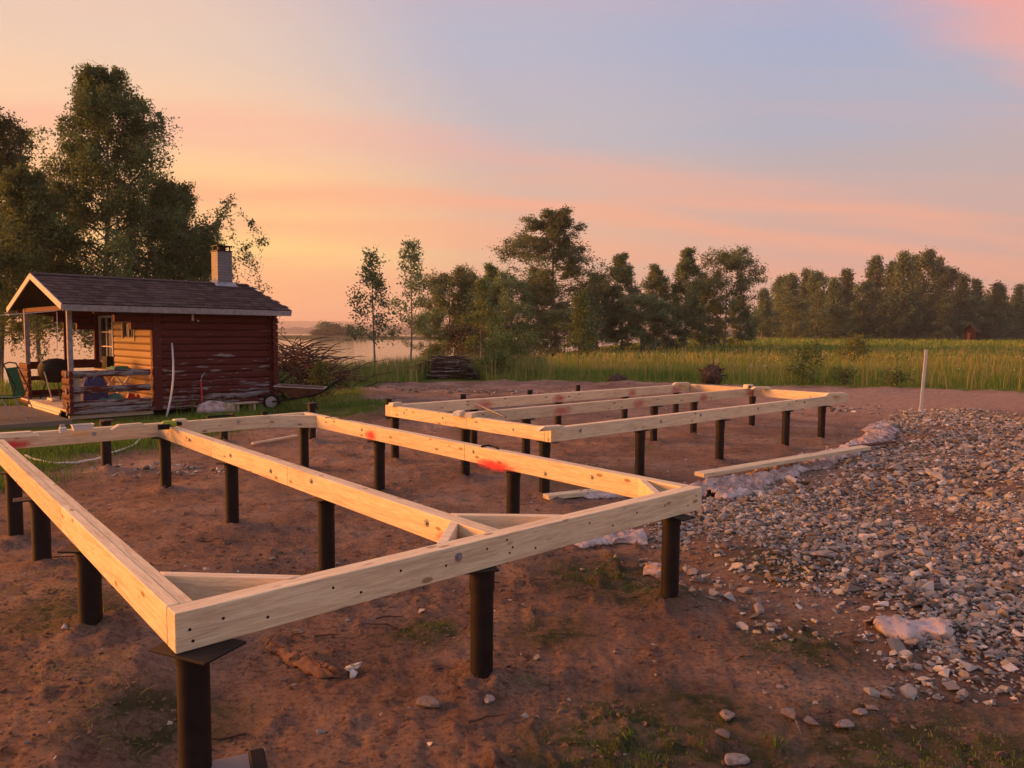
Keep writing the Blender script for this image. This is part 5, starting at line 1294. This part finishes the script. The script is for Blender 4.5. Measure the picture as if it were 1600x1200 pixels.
for s in (-1, 1):
    obj('handle', MB().tube([(-.72, s * .06, .20), (-.2, s * .22, .27), (.35, s * .30, .40), (.62, s * .32, .60)], .018, 8), M['steel'], wb); obj('grip', MB().tube([(.62, s * .32, .601), (.74, s * .325, .68)], .024, 8), M['dark'], wb); obj('leg', MB().tube([(.12, s * .2, .29), (.22, s * .24, 0)], .016, 6), M['steel'], wb)
wh = obj('wheel', MB().tube([(-.74, -.035, .19), (-.74, .035, .19)], .12, 16), M['metal'], wb); ring = [(-.74 + .155 * cos(k * pi / 8), 0, .19 + .155 * sin(k * pi / 8)) for k in range(17)]; obj('tyre', MB().tube(ring, .035, 6, False), M['dark'], wh)
# uprooted stump
g = G(1112, 602); stp = thing('uprooted_stump', 'uprooted brown tree stump with tangled roots at the meadow edge', 'stump', (g.x, g.y, hz(g.x, g.y)))
bmk = bmesh.new(); bmesh.ops.create_icosphere(bmk, subdivisions=4, radius=.36)
for v in bmk.verts:
    p = v.co; k = 1 + .8 * float(fbm(np.array([p.x * 4 + 2]), np.array([p.y * 4 + p.z * 3.7]), 16, 4)[0]); v.co = Vector((p.x * 1.0 * k, p.y * .8 * k, max(-.05, p.z * .95 * k + .28)))
ms = bpy.data.meshes.new('body'); bmk.to_mesh(ms); bmk.free(); obj('body', ms, M['stumpw'], stp)
q = random.Random(9)
for i in range(26):
    a = q.uniform(0, 6.28); e = q.uniform(-.1, 1.3); d = Vector((cos(a) * cos(e), sin(a) * cos(e), sin(e))); c = Vector((0, 0, .28)); L = q.uniform(.12, .30)
    obj('root', MB().tube([c + d * .25, c + d * (.3 + L * .5) + Vector((q.uniform(-.05, .05), 0, q.uniform(-.05, .05))), c + d * (.3 + L)], [.035, .022, .008], 5), M['twig'] if i % 2 else M['stumpw'], stp)
g = G(965, 597); bmk = bmesh.new(); bmesh.ops.create_icosphere(bmk, subdivisions=3, radius=.26)
for v in bmk.verts: p = v.co; k = 1 + .6 * float(fbm(np.array([p.x * 5 + 2]), np.array([p.y * 5 + p.z * 4]), 18, 3)[0]); v.co = Vector((p.x * 1.4 * k, p.y * k, max(-.05, p.z * .8 * k + .08)))
ms = bpy.data.meshes.new('clod'); bmk.to_mesh(ms); bmk.free(); tag(obj('soil_clod', ms, M['stumpw'], None, (g.x, g.y, hz(g.x, g.y))), 'big brown clod of soil at the meadow edge', 'soil clod')
g = G(826, 588); a = Vector((.30, .25, 0)); mb = MB(); N_ = 20; 
for sgn, r in ((1, .13), (-1, .112)):
    mb.tube([(-.28, -.2, .13), (.28, .2, .13)], r, N_, False)
dp = obj('drain_pipe', mb.mesh('drain_pipe'), M['dark'], None, (g.x, g.y, hz(g.x, g.y))); tag(dp, 'short black plastic drain pipe lying in the meadow edge', 'pipe')
for i in range(7):
    k = i / 6; obj('rib', MB().tube([(-.27 + .5 * k, -.193 + .357 * k, .13), (-.24 + .5 * k, -.171 + .357 * k, .13)], .139, N_), M['dark'], dp) if 0 < i else None
# small hut at the treeline
p = at_depth(1513, 118); fz = hz(p.x, p.y); fh = thing('small_red_hut', 'tiny dark red hut with steep roof in front of the far treeline', 'hut', (p.x, p.y, fz), -.75); fh.scale = (.85, .85, .92)
obj('wall', MB().box((0, 1.2, .85), (2.0, 2.6, 1.9)), M['darkred'], fh); obj('gable', MB().add([(-1, -.1, 1.81), (1, -.1, 1.81), (0, -.1, 3.0), (-1, 2.5, 1.81), (1, 2.5, 1.81), (0, 2.5, 3.0)], [(0, 1, 2), (5, 4, 3), (0, 3, 4, 1)]), M['darkred'], fh)
for s in (-1, 1): obj('roof', MB().add([(0, -.5, 3.12), (s * 1.35, -.5, 1.62), (s * 1.35, 2.9, 1.62), (0, 2.9, 3.12), (0, -.5, 3.02), (s * 1.35, -.5, 1.52), (s * 1.35, 2.9, 1.52), (0, 2.9, 3.02)], [(0, 1, 2, 3), (7, 6, 5, 4), (0, 4, 5, 1), (1, 5, 6, 2), (2, 6, 7, 3)]), M['roof'], fh)
obj('door', MB().box((-.15, -.125, .8), (.5, .04, 1.6)), M['twig'], fh); obj('step', MB().box((0, -.5, .1), (1.5, .7, .3)), M['metal'], fh)
# grey aluminium tool case whose corner shows at the bottom
g = G(398, 1172, .13); z0 = hz(g.x, g.y); tc_ = thing('tool_case', 'grey aluminium tool case with dark plastic corner beside the front pile', 'tool case', (g.x, g.y, z0), .42)
obj('body', MB().box((-.24, -.09, (.13 - z0) / 2), (.44, .17, .13 - z0)).mesh('b', bevel=.006), M['alu'], tc_); obj('lid_seam', MB().box((-.24, -.09, (.13 - z0) * .62), (.445, .175, .006)), M['dark'], tc_); obj('corner_cap', MB().box((.005, -.09, (.135 - z0) / 2), (.06, .185, .137 - z0)).mesh('c', bevel=.008), M['dark'], tc_)
obj('handle', MB().tube([(-.10, -.176, .05), (-.09, -.20, .055), (-.04, -.20, .055), (-.03, -.176, .05)], .005, 6), M['metal'], tc_)

# ------------------------------------------------------------------ evening haze over the lake and fields
hzm = bpy.data.materials.new('evening_haze'); hzm.use_nodes = True; hn = hzm.node_tree; hn.nodes.clear()
ho = hn.nodes.new('ShaderNodeOutputMaterial'); hv = hn.nodes.new('ShaderNodeVolumePrincipled'); hv.inputs['Color'].default_value = (.93, .92, .93, 1); hv.inputs['Density'].default_value = .0004; hv.inputs['Anisotropy'].default_value = .2
hn.links.new(hv.outputs[0], ho.inputs['Volume'])
stuff(obj('haze', MB().box((0, 1700, 40), (7800, 4300, 92)), hzm), 'thin evening haze lying over lake and fields', 'haze')
